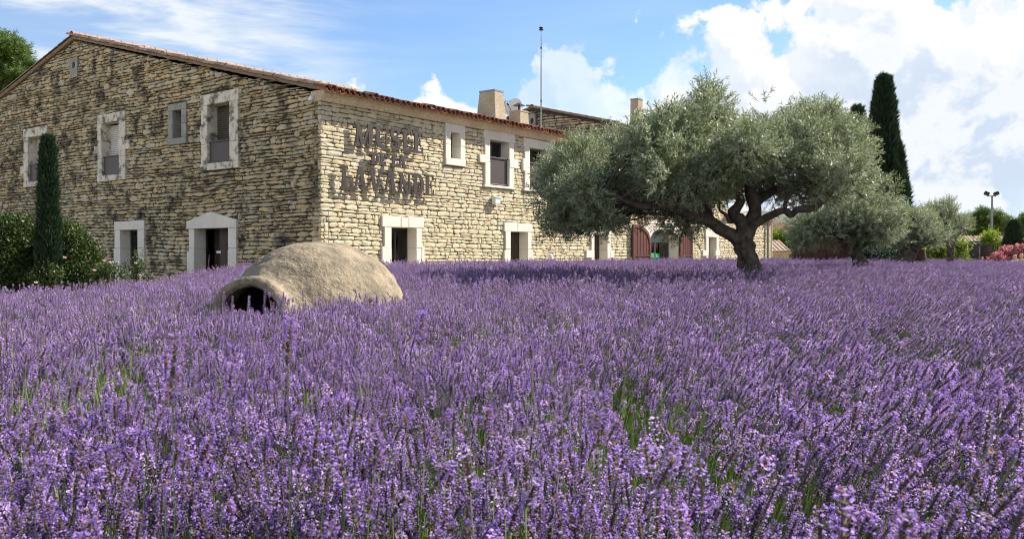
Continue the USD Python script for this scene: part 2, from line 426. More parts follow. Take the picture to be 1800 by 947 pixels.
# bed of dark soil under the lavender
Xs, Ys = np.arange(-9, 31, .4), np.arange(-2, 44.5, .4)
g = grid(Xs, Ys, lambda x, y: ground_z(x, y) + .012)
keep = field_edge(*g.triangles_center[:, :2].T) > .05
g.update_faces(keep); g.remove_unreferenced_vertices()
tag(obj('soil', g, 'soil', smooth=True), kind='structure')


def hill_ring():
    az = np.radians(np.arange(0, 360, .5)); rows = [(2300, 0), (2600, .35), (3000, .8), (3400, 1.0), (3900, .7), (4600, 0)]
    a = np.degrees(az); a = np.where(a > 180, a - 360, a)
    h = 70 + 45 * (meshkit.fbm(np.stack([np.cos(az) * 5, np.sin(az) * 5, 0 * az], 1), 5) - .5) * 2 + 105 * np.exp(-((a - 15.2) / 5.0) ** 2)
    v = []
    for r, k in rows:
        nz = meshkit.fbm(np.stack([np.cos(az) * r / 260, np.sin(az) * r / 260, 0 * az + k], 1), 4) - .5
        v.append(np.stack([np.sin(az) * r, np.cos(az) * r, h * k + (30 * nz if 0 < k else -3)], 1))
    v = np.vstack(v); n = len(az); f = []
    for i in range(len(rows) - 1):
        j = np.arange(n); a0, a1 = i * n + j, i * n + (j + 1) % n
        f += [np.stack([a0, a1, a1 + n], 1), np.stack([a0, a1 + n, a0 + n], 1)]
    return trimesh.Trimesh(v, np.vstack(f)[:, ::-1], process=False)


tag(obj('hills', hill_ring(), 'hill', smooth=True), kind='structure')


# ------------------------------------------------------------------ the museum
class Wall:
    def __init__(self, origin, u, n):
        self.o, self.u, self.n = np.asarray(origin, float), u, n
        self.flip = np.dot(np.cross(u, [0, 0, 1]), n) < 0

    def pts(self, uzo):
        uzo = np.asarray(uzo, float)
        return self.o + uzo[..., :1] * self.u + uzo[..., 2:3] * self.n + uzo[..., 1:2] * np.array([0, 0, 1.0])

    def put(self, mesh):
        m = mesh.copy(); m.vertices = self.pts(m.vertices)
        if self.flip:
            m.invert()
        return m

    def px(self, x, y, off=0.0):
        """(u, z) on the wall where the photograph shows (x, y)."""
        r = ray(x, y); o = self.o + off * self.n; e = np.array([0, 0, EYE])
        t = np.dot(o - e, self.n) / np.dot(r, self.n)
        p = e + r * t
        return np.dot(p - self.o, self.u), p[2]

    def solid(self, poly, o0, o1):
        ps = getattr(poly, 'geoms', [poly])
        out = []
        for q in ps:
            m = trimesh.creation.extrude_polygon(q, o1 - o0, engine='earcut'); m.apply_translation([0, 0, o0]); out.append(self.put(m))
        return trimesh.util.concatenate(out)

    def block(self, u0, u1, z0, z1, o0, o1, bev=.012):
        """A dressed block with chamfered front edges."""
        b = min(bev, (u1 - u0) / 3, (z1 - z0) / 3)
        pts = [(u, z, o0) for u in (u0, u1) for z in (z0, z1)]
        pts += [(u, z, o1 - b) for u in (u0, u1) for z in (z0, z1)]
        pts += [(u, z, o1) for u in (u0 + b, u1 - b) for z in (z0 + b, z1 - b)]
        return hull(self.pts(pts))


GABLE, FRONT = Wall(CORNER, E, NG), Wall(CORNER, D, NF)
EAVE, PITCH_R = 5.55, .25
HALF, T1, T2, T3 = 12.2, 14.0, 24.0, 29.9
B_HALF, B_RIDGE = 3.68, 7.27
GABLE2 = Wall(CORNER + D * T1, E, NG)


def wob(u, k, amp, f=.9, seed=0):
    p = np.stack([np.asarray(u, float) * f, np.full(np.shape(u), k * .37), np.full(np.shape(u), seed * 1.0)], -1)
    return (meshkit.fbm(p, 3, seed) - .5) * 2 * amp


def masonry(wall, u0, u1, z0, z1, h, L, gap, ztop, zbot, holes, amp, jit, r, seed, offs=.02):
    """Irregular coursed stones. Returns outlines (n,8,2), offsets (n,8) of the front corners, (n,) centres' offsets."""
    zs = [z0]
    while zs[-1] < z1:
        zs.append(zs[-1] + h * r.uniform(.68, 1.34))
    def zb(k, u):
        return zs[k] + wob(u, k, amp, .8, seed) + wob(u, 0, amp * 2.2, .18, seed + 5)
    taken = {k: [] for k in range(len(zs) + 2)}
    stones = []
    for k in range(len(zs) - 1):
        hk = zs[k + 1] - zs[k]
        u = u0 - r.uniform(0, L)
        while u < u1:
            w = L * r.uniform(.45, 1.75) * (1.25 if hk < h * .8 else 1)
            a, b = max(u, u0), min(u + w, u1); u += w
            if b - a < .04:
                continue
            pieces = [(a, b)]
            zm0, zm1 = float(zb(k, np.array([(a + b) / 2]))[0]), float(zb(k + 1, np.array([(a + b) / 2]))[0])
            for (ha, hb, hz0, hz1) in holes + [(x0, x1, -1e3, 1e3) for x0, x1 in taken[k]]:
                if min(zm1, hz1) - max(zm0, hz0) > .33 * (zm1 - zm0):
                    pieces = [q for (c, d) in pieces for q in ((c, min(d, ha)), (max(c, hb), d)) if q[1] - q[0] > .05]
            for (c, d) in pieces:
                kind = r.random()
                top = k + 1
                if kind < .035 and k + 2 < len(zs) and d - c < 1.3 * L:
                    top = k + 2; taken[k + 1].append((c, d))
                parts = [(0., 1.)] if kind < .84 or hk < h * .9 else [(0., .5 + r.uniform(-.1, .1)), (.5, 1.)]
                if len(parts) == 2:
                    parts[1] = (parts[0][1], 1.)
                for (f0, f1) in parts:
                    us = np.array([c, c + (d - c) * .33, c + (d - c) * .67, d])
                    lo, hi = zb(k, us), zb(top, us)
                    bz, tz = lo + (hi - lo) * f0, lo + (hi - lo) * f1
                    tz = np.minimum(tz, ztop(us)); bz = np.maximum(bz, zbot(us))
                    if (tz - bz).min() < .03:
                        if (tz - bz).max() < .05:
                            continue
                        tz = np.maximum(tz, bz + .012)
                    g2 = gap / 2 * r.uniform(.5, 1.6)
                    P = np.array([[us[0] + g2, bz[0] + g2], [us[1], bz[1] + g2 * .8], [us[2], bz[2] + g2 * .8], [us[3] - g2, bz[3] + g2],
                                  [us[3] - g2, tz[3] - g2], [us[2], tz[2] - g2 * .8], [us[1], tz[1] - g2 * .8], [us[0] + g2, tz[0] - g2]])
                    hh = (P[4:, 1][::-1] - P[:4, 1]).min()
                    k4 = r.uniform(0, .30, 4) * hh
                    P[0, 1] += k4[0]; P[3, 1] += k4[1]; P[4, 1] -= k4[2]; P[7, 1] -= k4[3]
                    P += r.normal(0, jit, P.shape)
                    stones.append((P, r.uniform(-.4, 1) * offs, r.normal(0, offs * .35, 8)))
    return stones


def stone_mesh(P, off, tilt, wall, depth=.09, bev=.016, r=None):
    """Stones (n,8,2) -> one (vertices, faces), 25 vertices and 40 triangles each."""
    n = len(P)
    c = P.mean(1, keepdims=True)
    v = P - c
    ext = np.abs(v).max(1, keepdims=True)
    ins = np.maximum(1 - bev * 1.0 / np.maximum(ext, .02), .55)
    front = c + v * ins
    O = off[:, None]
    a = np.concatenate([P, np.broadcast_to(O - depth, (n, 8))[..., None]], 2)
    b = np.concatenate([P, (O - .014 + np.minimum(tilt, 0) * .5)[..., None]], 2)
    e = np.concatenate([front, (O + tilt)[..., None]], 2)
    m = np.concatenate([c, np.broadcast_to(O[..., None] + .006, (n, 1, 1))], 2)
    V = np.concatenate([a, b, e, m], 1)
    j = np.arange(8); k = (j + 1) % 8
    f = np.vstack([np.stack([j, k, 8 + k], 1), np.stack([j, 8 + k, 8 + j], 1), np.stack([8 + j, 8 + k, 16 + k], 1), np.stack([8 + j, 16 + k, 16 + j], 1), np.stack([16 + j, 16 + k, np.full(8, 24)], 1)])
    if wall.flip:
        f = f[:, ::-1]
    W = wall.pts(V.reshape(-1, 3)).reshape(n, 25, 3)
    return W, f


def build_stones(wall_part, wall, stones, matname, n_single, r, tones, screen_ok, depth=.09, bev=.016):
    P = np.array([s[0] for s in stones]); off = np.array([s[1] for s in stones]); tilt = np.array([s[2] for s in stones])
    W, f = stone_mesh(P, off, tilt, wall, depth, bev)
    T = tones(P.mean(1), r)
    q = W[:, 16:24] - np.array([0, 0, EYE])
    X, Y = q[..., 0] / q[..., 1] * F + 900, 449 - q[..., 2] / q[..., 1] * F
    area = .5 * np.abs((X * np.roll(Y, -1, 1) - np.roll(X, -1, 1) * Y).sum(1))
    cx, cy = X.mean(1), Y.mean(1)
    area = np.where(screen_ok(cx, cy) & (X.min(1) > 2), area, 0)
    order = np.argsort(-area); single = order[:n_single]; rest = np.setdiff1d(np.arange(len(P)), single)
    for i in single:
        obj('stone', (W[i], f), matname, wall_part, tone=T[i])
    if len(rest):
        V = W[rest].reshape(-1, 3); FF = (f[None] + 25 * np.arange(len(rest))[:, None, None]).reshape(-1, 3)
        obj('stonework', (V, FF), matname, wall_part, tone=np.repeat(T[rest], 25, 0), kind='stuff')


museum = thing('museum_building', CORNER, 'long two-storey dry-stone museum building with low tiled roof and white window surrounds', 'building')

G_op = {}   # openings: name -> (u0, u1, z0, z1)
F_op = {}


def gpx(x0, x1, yt, yb, wall, yc=None):
    """Opening from picture columns x0..x1 and rows at its middle; x0 < x1."""
    xm = (x0 + x1) / 2
    ua, ub = wall.px(x0, yt)[0], wall.px(x1, yt)[0]
    return (min(ua, ub), max(ua, ub), wall.px(xm, yb)[1], wall.px(xm, yt)[1])


GO = dict(w1=gpx(50.5, 76, 240, 319, GABLE), w2=gpx(180, 210.5, 215, 308, GABLE), slit=gpx(305, 320.5, 194, 243, GABLE), w4=gpx(366, 405, 182, 286, GABLE))
GO['door_left'] = gpx(213, 243.5, 404, 560, GABLE); GO['door_right'] = gpx(343, 403, 401, 560, GABLE)
for k in ('door_left', 'door_right'):
    a, b, c, d_ = GO[k]; GO[k] = (a, b, 0.02, d_)
GF = dict(w1=gpx(43, 84, 224, 328, GABLE), w2=gpx(173, 221.5, 199, 318, GABLE), slit=gpx(297, 329, 182, 254, GABLE), w4=gpx(355, 420, 162, 298, GABLE), door_left=gpx(203.5, 254.5, 388, 560, GABLE), door_right=gpx(334, 417, 372, 560, GABLE), vent=gpx(125, 138, 102, 137, GABLE))
FO = dict(d1=gpx(686.5, 730, 400, 560, FRONT), d2=gpx(896, 926, 407.5, 560, FRONT), d3=gpx(1043, 1066, 412, 560, FRONT), arch=gpx(1140, 1190, 402, 560, FRONT), d5=gpx(1244.5, 1258, 417, 560, FRONT),
          w1=gpx(791, 807.5, 233, 279.5, FRONT), w2=gpx(860, 893.5, 248, 327, FRONT), w3=gpx(930, 962, 262, 334, FRONT))
for k in ('d1', 'd2', 'd3', 'arch', 'd5'):
    a, b, c, d_ = FO[k]; FO[k] = (a, b, 0.02, d_)
FF_ = dict(d1=gpx(674, 740, 381, 560, FRONT), d2=gpx(887, 932, 392, 560, FRONT), d3=gpx(1038, 1072, 397, 560, FRONT), arch=gpx(1133, 1196, 386, 560, FRONT), d5=gpx(1240, 1262, 405, 560, FRONT), w1=gpx(781.5, 816, 219, 291.5, FRONT), w2=gpx(851, 902, 231, 331, FRONT), w3=gpx(921, 973, 247, 338, FRONT))
# two more upper windows that the olive crown hides most of
for nm, base_u in (('w4', 15.6), ('w5', 19.8)):
    FO[nm] = (base_u, base_u + 1.0, FO['w2'][2], FO['w2'][3]); FF_[nm] = (base_u - .28, base_u + 1.28, FF_['w2'][2], FF_['w2'][3])

gable_wall = group_part('wall', museum); front_wall = group_part('wall', museum)
zt = lambda u: EAVE - .02 + PITCH_R * (HALF - np.abs(np.asarray(u) - HALF))
G_LEN = 24.4
poly = Polygon([(.421, -.3), (G_LEN, -.3), (G_LEN, EAVE), (HALF, EAVE + PITCH_R * HALF), (.421, EAVE)]).difference(unary_union([sbox(a - .045, c - .03, b + .045, d_ + .045) for a, b, c, d_ in GO.values()]))
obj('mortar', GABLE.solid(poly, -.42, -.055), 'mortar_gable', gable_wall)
poly = Polygon([(.057, -.3), (T3, -.3), (T3, 3.35), (T2, 3.35), (T2, 6.28), (T1, 6.28), (T1, EAVE), (.057, EAVE)]).difference(unary_union([sbox(a - .045, c - .03, b + .045, d_ + .045) for a, b, c, d_ in FO.values()]))
obj('mortar', FRONT.solid(poly, -.42, -.055), 'mortar_front', front_wall)

r1 = np.random.default_rng(11)
holes = [GF[k] if k != 'door_right' else (GF[k][0], GF[k][1], 0, GF[k][3] - .22) for k in GF]
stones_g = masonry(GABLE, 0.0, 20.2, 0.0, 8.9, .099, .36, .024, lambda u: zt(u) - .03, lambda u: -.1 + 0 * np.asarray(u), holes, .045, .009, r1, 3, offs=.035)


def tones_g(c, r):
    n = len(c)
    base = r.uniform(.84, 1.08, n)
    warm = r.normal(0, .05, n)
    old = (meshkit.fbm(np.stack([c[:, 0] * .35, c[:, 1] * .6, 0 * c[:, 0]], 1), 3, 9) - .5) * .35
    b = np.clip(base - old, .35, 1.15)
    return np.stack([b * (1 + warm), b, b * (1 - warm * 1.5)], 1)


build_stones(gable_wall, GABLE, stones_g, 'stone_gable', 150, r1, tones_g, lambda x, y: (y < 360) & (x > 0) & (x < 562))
r2 = np.random.default_rng(12)
holes = [FF_[k] for k in FF_]
ftop = lambda u: np.where(np.asarray(u) < T1, EAVE - .02, np.where(np.asarray(u) < T2, 6.25, 3.33))
stones_f = masonry(FRONT, -.02, T3, 0.0, 6.4, .106, .30, .011, ftop, lambda u: -.1 + 0 * np.asarray(u), holes, .026, .006, r2, 21, offs=.011)


def tones_f(c, r):
    n = len(c)
    base = r.uniform(.88, 1.06, n); warm = r.normal(0, .025, n)
    return np.stack([base * (1 + warm), base, base * (1 - warm * 1.5)], 1)


build_stones(front_wall, FRONT, stones_f, 'stone_front', 150, r2, tones_f, lambda x, y: (y < 440) & (x > 566) & (x < 960))
# the far and back walls, plain, so that the rooms are dark
obj('wall', GABLE.solid(sbox(G_LEN - .3, 0, G_LEN, EAVE), -T1, -.43), 'mortar_front', museum)
obj('wall', Wall(CORNER + D * (T1 - .3), E, NG).solid(Polygon([(.45, 0), (G_LEN - .35, 0), (G_LEN - .35, EAVE - .1), (HALF, EAVE + PITCH_R * HALF - .1), (.45, EAVE - .1)]), -.2, 0), 'mortar_front', museum)
# taller block behind, whose gable shows above the low roof
gw2 = group_part('wall', museum)
up2 = lambda u: B_RIDGE - PITCH_R * np.abs(np.asarray(u) - B_HALF)
low2 = lambda u: EAVE + PITCH_R * np.asarray(u) - .05
poly = Polygon([(.06, 3.0), (2 * B_HALF, 3.0), (2 * B_HALF, float(up2(7.36))), (B_HALF, B_RIDGE), (.06, float(up2(.06)))])
obj('mortar', GABLE2.solid(poly, -.4, -.055), 'mortar_gable', gw2)
OC = GABLE2.px(936, 216)
st2 = masonry(GABLE2, 0.0, 5.6, 5.4, 7.5, .10, .42, .024, lambda u: up2(u) - .03, low2, [(OC[0] - .2, OC[0] + .2, OC[1] - .35, OC[1] + .3)], .02, .007, np.random.default_rng(14), 31, offs=.035)
build_stones(gw2, GABLE2, st2, 'stone_gable', 0, np.random.default_rng(15), tones_g, lambda x, y: x > 0)
obj('wall', Wall(CORNER + D * T2, E, NG).solid(Polygon([(.45, 0), (2 * B_HALF, 0), (2 * B_HALF, 6.3), (B_HALF, B_RIDGE - .05), (.45, 6.3)]), -.35, -.05), 'stone_front', museum, tone=(.95, .95, .95))
obj('wall', Wall(CORNER + E * 7.4, D, -NF).solid(sbox(T1, 0, T2, 6.3), -.3, 0), 'stone_front', museum, tone=(.95, .95, .95))
# lowest wing at the far end
obj('wall', Wall(CORNER + D * T3, E, -NG).solid(Polygon([(0.0, -.3), (6, -.3), (6, 4.6), (0.0, 3.5)]), -.35, 0.0), 'plaster', museum)
obj('wall', Wall(CORNER + E * 6, D, -NF).solid(sbox(T2, 0, T3, 4.6), -.3, 0), 'plaster', museum)


def oculus(wall, u, z, w, hgt, parent, matname):
    hole = affinity.scale(Point(u, z + hgt * .12).buffer(1, 12), w * .24, hgt * .17)
    return obj('vent', wall.solid(sbox(u - w / 2, z - hgt / 2, u + w / 2, z + hgt / 2).difference(hole), -.05, .05), matname, parent)


a, b, c, d_ = GF['vent']
oculus(GABLE, (a + b) / 2, (c + d_) / 2, b - a, d_ - c, museum, 'frame_grey')
oculus(GABLE2, OC[0], OC[1], .34, .62, museum, 'frame_grey')


def jambs(wall, fr, op, parent, m, ears=(), proud=.05, lintel_split=(), sill=True, deep=-.34, lintel_over=0.0, lintel_h=None, r=random.Random(3), pediment=None):
    """Dressed stone surround: lintel blocks, jamb blocks, sill, quoin ears."""
    fu0, fu1, fz0, fz1 = fr; u0, u1, z0, z1 = op
    if pediment:
        p, (pu0, pu1) = pediment
        mid = (pu0 + pu1) / 2; zs = z1 + (fz1 - z1) * .45
        obj('lintel', wall.solid(Polygon([(pu0, z1), (pu1, z1), (pu1, zs), (mid, fz1), (pu0, zs)]), deep, proud + .012), m, parent)
    else:
        cuts = [fu0 - lintel_over] + [u0 + (u1 - u0) * k for k in lintel_split] + [fu1 + lintel_over]
        for i, (ca, cb) in enumerate(zip(cuts[:-1], cuts[1:])):
            obj('lintel', wall.block(ca + .004, cb - .004, z1, fz1 - .012 * (i % 2), deep, proud + .004 * (i % 2)), m, parent)
    zb = z0
    if sill:
        obj('sill', wall.block(fu0 - lintel_over, fu1 + lintel_over, fz0, z0, deep, proud + .015), m, parent)
    for (ja, jb) in ((fu0, u0), (u1, fu1)):
        n = max(2, int(round((z1 - zb) / .62)))
        zz = [zb + (z1 - zb) * i / n for i in range(n + 1)]
        for i in range(n):
            obj('jamb', wall.block(ja, jb, zz[i] + .003, zz[i + 1] - .003, deep, proud - .003 + r.uniform(-.004, .004)), m, parent)
    for (ea, eb, ez0, ez1) in ears:
        obj('quoin', wall.block(ea, eb, ez0, ez1, -.05, proud + .006), m, parent)


def ear_px(wall, x0, x1, y0, y1):
    return gpx(x0, x1, y0, y1, wall)


def window(name='window'):
    return group_part(name, museum)


def panel(wall, op, o0, o1, m, parent, name, inset=(0, 0, 0, 0)):
    u0, u1, z0, z1 = op
    return obj(name, wall.block(u0 + inset[0], u1 - inset[1], z0 + inset[2], z1 - inset[3], o0, o1, .006), m, parent)


def roller(wall, op, o, m, parent):
    u0, u1, z0, z1 = op
    n = int((z1 - z0) / .06); ms = []
    for i in range(n):
        ms.append(wall.block(u0, u1, z0 + i * .06, z0 + i * .06 + .052, o - .02, o, .012))
    obj('shutter', ms, m, parent)


def guard(wall, op, z0, z1, parent, o=-.03, m='metal_brown'):
    """Bronze sheet parapet with a rail above and below, standing in the opening."""
    u0, u1 = op[:2]
    obj('guard_panel', wall.block(u0 + .05, u1 - .02, z0 + .05, z1 - .03, o - .02, o, .004), m, parent)
    obj('guard_rail', wall.block(u0 + .0, u1 - .0, z1 - .04, z1, o - .07, o + .03, .006), m, parent)
    obj('guard_rail', wall.block(u0 + .0, u1 - .0, z0 + .01, z0 + .055, o - .07, o + .03, .006), m, parent)


def sash(wall, op, parent, o=-.30, m='metal_dark', bars=1):
    u0, u1, z0, z1 = op; w = .06
    fr = sbox(u0, z0, u1, z1).difference(sbox(u0 + w, z0 + w, u1 - w, z1 - w))
    for i in range(bars):
        x = u0 + (u1 - u0) * (i + 1) / (bars + 1); fr = fr.union(sbox(x - .03, z0, x + .03, z1))
    obj('sash', wall.solid(fr, o - .05, o), m, parent)
    obj('pane', wall.solid(sbox(u0 + .02, z0 + .02, u1 - .02, z1 - .02), o - .03, o - .02), 'glass', parent)


# --- gable windows
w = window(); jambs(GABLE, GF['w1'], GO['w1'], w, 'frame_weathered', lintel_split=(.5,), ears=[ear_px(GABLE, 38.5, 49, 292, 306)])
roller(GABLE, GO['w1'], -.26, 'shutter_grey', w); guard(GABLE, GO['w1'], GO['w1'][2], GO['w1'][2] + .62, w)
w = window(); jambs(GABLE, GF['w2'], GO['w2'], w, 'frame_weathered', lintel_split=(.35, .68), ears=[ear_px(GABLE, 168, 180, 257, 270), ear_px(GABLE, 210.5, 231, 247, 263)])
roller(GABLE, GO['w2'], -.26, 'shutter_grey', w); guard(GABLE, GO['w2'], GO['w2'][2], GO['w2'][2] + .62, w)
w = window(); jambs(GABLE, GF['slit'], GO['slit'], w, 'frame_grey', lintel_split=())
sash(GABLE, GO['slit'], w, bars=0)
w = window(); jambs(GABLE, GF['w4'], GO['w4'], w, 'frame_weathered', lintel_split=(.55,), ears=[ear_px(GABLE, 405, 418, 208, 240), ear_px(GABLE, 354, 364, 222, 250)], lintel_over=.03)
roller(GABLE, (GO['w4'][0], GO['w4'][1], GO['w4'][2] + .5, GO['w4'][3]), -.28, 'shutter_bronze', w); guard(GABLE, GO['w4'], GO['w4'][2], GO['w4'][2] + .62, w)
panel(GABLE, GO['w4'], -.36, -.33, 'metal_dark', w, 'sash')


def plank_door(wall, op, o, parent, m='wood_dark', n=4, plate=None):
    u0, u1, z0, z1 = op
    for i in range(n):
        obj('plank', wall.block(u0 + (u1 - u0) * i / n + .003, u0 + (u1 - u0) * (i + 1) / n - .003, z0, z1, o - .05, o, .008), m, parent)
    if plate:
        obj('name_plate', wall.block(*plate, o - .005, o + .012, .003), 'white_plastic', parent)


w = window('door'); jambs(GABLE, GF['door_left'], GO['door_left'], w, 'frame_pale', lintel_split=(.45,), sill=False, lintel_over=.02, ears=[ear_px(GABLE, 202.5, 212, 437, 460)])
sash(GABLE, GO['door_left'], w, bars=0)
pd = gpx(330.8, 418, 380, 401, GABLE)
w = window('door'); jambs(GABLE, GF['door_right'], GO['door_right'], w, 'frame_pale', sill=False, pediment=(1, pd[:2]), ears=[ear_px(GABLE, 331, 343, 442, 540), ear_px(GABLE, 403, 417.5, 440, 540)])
u0, u1, z0, z1 = GO['door_right']
pl = gpx(381, 388.5, 441, 445, Wall(CORNER - NG * .3, E, NG))
plank_door(GABLE, (u0, u0 + (u1 - u0) * .55, z0, z1), -.30, w, n=3, plate=pl)
plank_door(GABLE, (u0 + (u1 - u0) * .55, u1, z0, z1), -.62, w, n=2)

# --- front doors and windows
w = window('door'); jambs(FRONT, FF_['d1'], FO['d1'], w, 'frame_white', lintel_split=(.37, .68), sill=False, lintel_over=.09, ears=[ear_px(FRONT, 669.5, 675, 434, 480), ear_px(FRONT, 739, 744, 434, 480)])
sash(FRONT, FO['d1'], w, m='wood_dark', bars=1)
w = window('door'); jambs(FRONT, FF_['d2'], FO['d2'], w, 'frame_white', lintel_split=(.4,), sill=False, lintel_over=.07, ears=[ear_px(FRONT, 884.5, 889, 441, 470), ear_px(FRONT, 931, 935, 441, 470)])
plank_door(FRONT, FO['d2'], -.30, w, n=3)
w = window('door'); jambs(FRONT, FF_['d3'], FO['d3'], w, 'frame_white', lintel_split=(.4,), sill=False, lintel_over=.07, ears=[ear_px(FRONT, 1029, 1043, 440, 453), ear_px(FRONT, 1071, 1078, 440, 453)])
plank_door(FRONT, FO['d3'], -.30, w, n=3)
w = window('door'); jambs(FRONT, FF_['d5'], FO['d5'], w, 'frame_white', lintel_split=(.4,), sill=False, lintel_over=.05, ears=[ear_px(FRONT, 1234, 1244, 440, 450), ear_px(FRONT, 1256, 1264, 440, 450)])
plank_door(FRONT, FO['d5'], -.30, w, m='wood_dark', n=2)
# arched main doorway
u0, u1, z0, z1 = FO['arch']; fu0, fu1, fz0, fz1 = FF_['arch']
um, rad = (u0 + u1) / 2, (u1 - u0) / 2
rise = .45 * rad
arch_w = window('door')
open_ = sbox(u0, z0 - .5, u1, z1 - rise).union(affinity.scale(Point(um, z1 - rise).buffer(1, 24), rad, rise))
obj('arch_surround', FRONT.solid(Polygon([(fu0, 0), (fu1, 0), (fu1, z1), (um + .5, fz1), (um - .5, fz1), (fu0, z1)]).difference(open_), -.4, .055), 'frame_white', arch_w)
obj('door_frame', FRONT.solid(open_.intersection(sbox(u0, 0, u1, 9)).difference(unary_union([sbox(u0 + .06, .05, um - .04, z1 - rise), sbox(um + .04, .05, u1 - .06, z1 - rise)])), -.42, -.36), 'metal_grey', arch_w)
obj('pane', FRONT.solid(sbox(u0 + .03, .05, u1 - .03, z1 - rise), -.40, -.39), 'glass', arch_w)
for x in (um - .3, um + .18):
    zc = FRONT.px(1158, 449)[1]
    obj('door_sign', FRONT.block(x - .16, x + .16, zc - .09, zc + .09, -.355, -.345, .003), 'sign_green', arch_w)


def arch_shutter(ua, ub, hinge_left):
    ztop_, zlow = z1 + .12, z1 - .55
    xs = np.linspace(0, 1, 9)
    # the free side follows half of the arch
    curve = [(ua + (ub - ua) * x, zlow + (ztop_ - zlow) * math.sqrt(max(0, 1 - ((x if hinge_left else 1 - x)) ** 2.2))) for x in xs]
    outer = Polygon([(ua, .06)] + curve + [(ub, .06)])
    inner = outer.buffer(-.13)
    part = obj('door_leaf', FRONT.solid(outer, .07, .115), 'shutter_red', arch_w)
    ui0, zi0, ui1, zi1 = inner.bounds
    zr = FRONT.px(1123, 449)[1]
    obj('rim', FRONT.solid(outer.difference(inner).union(sbox(ui0, zr - .03, ui1, zr + .03).intersection(outer)), .115, .14), 'shutter_red', part)
    for i in range(1, 5):
        x = ui0 + (ui1 - ui0) * i / 5
        seg = LineString([(x, 0), (x, 9)]).intersection(inner.buffer(-.01))
        if not seg.is_empty:
            obj('batten', FRONT.solid(seg.buffer(.012, cap_style=2), .115, .125), 'shutter_red', part)


sl = gpx(1108, 1139.5, 400, 470, FRONT); sr = gpx(1191, 1213, 400, 470, FRONT)
arch_shutter(sl[0], sl[1], True); arch_shutter(sr[0], sr[1], False)
w = window(); jambs(FRONT, FF_['w1'], FO['w1'], w, 'frame_white', lintel_split=()); sash(FRONT, FO['w1'], w, bars=1)
for k, ears in (('w2', [ear_px(FRONT, 841.5, 853, 272, 286), ear_px(FRONT, 894, 909, 281, 296)]), ('w3', [ear_px(FRONT, 917.5, 923, 279, 301)]), ('w4', []), ('w5', [])):
    w = window(); jambs(FRONT, FF_[k], FO[k], w, 'frame_white', lintel_split=(.45,), lintel_over=.05, ears=ears)
    sash(FRONT, FO[k], w, bars=1); guard(FRONT, FO[k], FO[k][2], FO[k][2] + .88, w)

# --- cornice, tiles and roof
prof = [(0, 0), (.06, .0), (.10, .05), (.14, .11), (.19, .16), (.22, .22), (.22, .26), (-.3, .26), (-.3, 0)]


def cornice(wall, ua, ub, z, parent):
    pts = np.array(prof); n = len(pts)
    us = np.linspace(ua, ub, 12)
    V = np.array([(u, z + q[1] - .02, q[0]) for u in us for q in pts])
    f = []
    for i in range(len(us) - 1):
        for j in range(n):
            a, b = i * n + j, i * n + (j + 1) % n
            f += [(a, b, b + n), (a, b + n, a + n)]
    for j in range(1, n - 1):
        f += [(0, j + 1, j), ((len(us) - 1) * n, (len(us) - 1) * n + j, (len(us) - 1) * n + j + 1)]
    m = trimesh.Trimesh(V, f, process=False); m.fix_normals()
    return obj('cornice', trimesh.Trimesh(wall.pts(m.vertices), m.faces, process=False), 'cornice', parent)


cornice(FRONT, -.06, T1, EAVE - .22, museum)
roof = group_part('roof', museum)
UP = np.array([0, 0, 1.0])


def barrel(p0, axis, up, side, length, r0, r1, thick=.016, seg=6, convex=True, sag=.9):
    """A canal tile from p0 along axis, half round about it."""
    ang = np.linspace(0, np.pi, seg + 1)
    V = []
    for k, (s, rr) in enumerate(((0, r0), (length, r1))):
        for q in (rr, rr - thick):
            for a in ang:
                h = math.sin(a) * q * sag * (1 if convex else -1)
                V.append(p0 + axis * s + side * (math.cos(a) * q) + up * h)
    V = np.array(V); n = seg + 1; f = []
    for j in range(seg):
        o0, i0, o1, i1 = j, n + j, 2 * n + j, 3 * n + j
        f += [(o0, o0 + 1, o1 + 1), (o0, o1 + 1, o1), (i0, i1 + 1, i0 + 1), (i0, i1, i1 + 1), (o0, i0, i0 + 1), (o0, i0 + 1, o0 + 1), (o1, o1 + 1, i1 + 1), (o1, i1 + 1, i1)]
    f += [(0, 2 * n, 3 * n), (0, 3 * n, n), (seg, n + seg, 3 * n + seg), (seg, 3 * n + seg, 2 * n + seg)]
    m = trimesh.Trimesh(V, f, process=False); m.fix_normals()
    return m


rt = np.random.default_rng(5)
slope_in = -NF + UP * PITCH_R; slope_in /= np.linalg.norm(slope_in)
slope_up = np.cross(D, slope_in); slope_up *= np.sign(slope_up[2])
PIT = .20
n_t = int((T1 + .1) / PIT)
ZR = EAVE + .055
for i in range(n_t):
    u = -.12 + i * PIT
    j = rt.normal(0, .012, 3)
    p = CORNER + D * (u + j[0]) + NF * (.40 + j[1]) + UP * (ZR + .06 + j[2] - PITCH_R * .40)
    tn = rt.uniform(.65, 1.15)
    obj('roof_tile', barrel(p, slope_in, slope_up, D, .46, .096, .082), 'tile_cover', roof, tone=(tn, tn * rt.uniform(.92, 1.05), tn * rt.uniform(.85, 1.1)))
    p = CORNER + D * (u + PIT / 2 + j[0]) + NF * (.36 - j[1]) + UP * (ZR + .055 - PITCH_R * .36)
    tn = rt.uniform(.8, 1.15)
    obj('roof_tile', barrel(p, slope_in, slope_up, D, .44, .088, .078, convex=False), 'tile_channel', roof, tone=(tn, tn, tn))


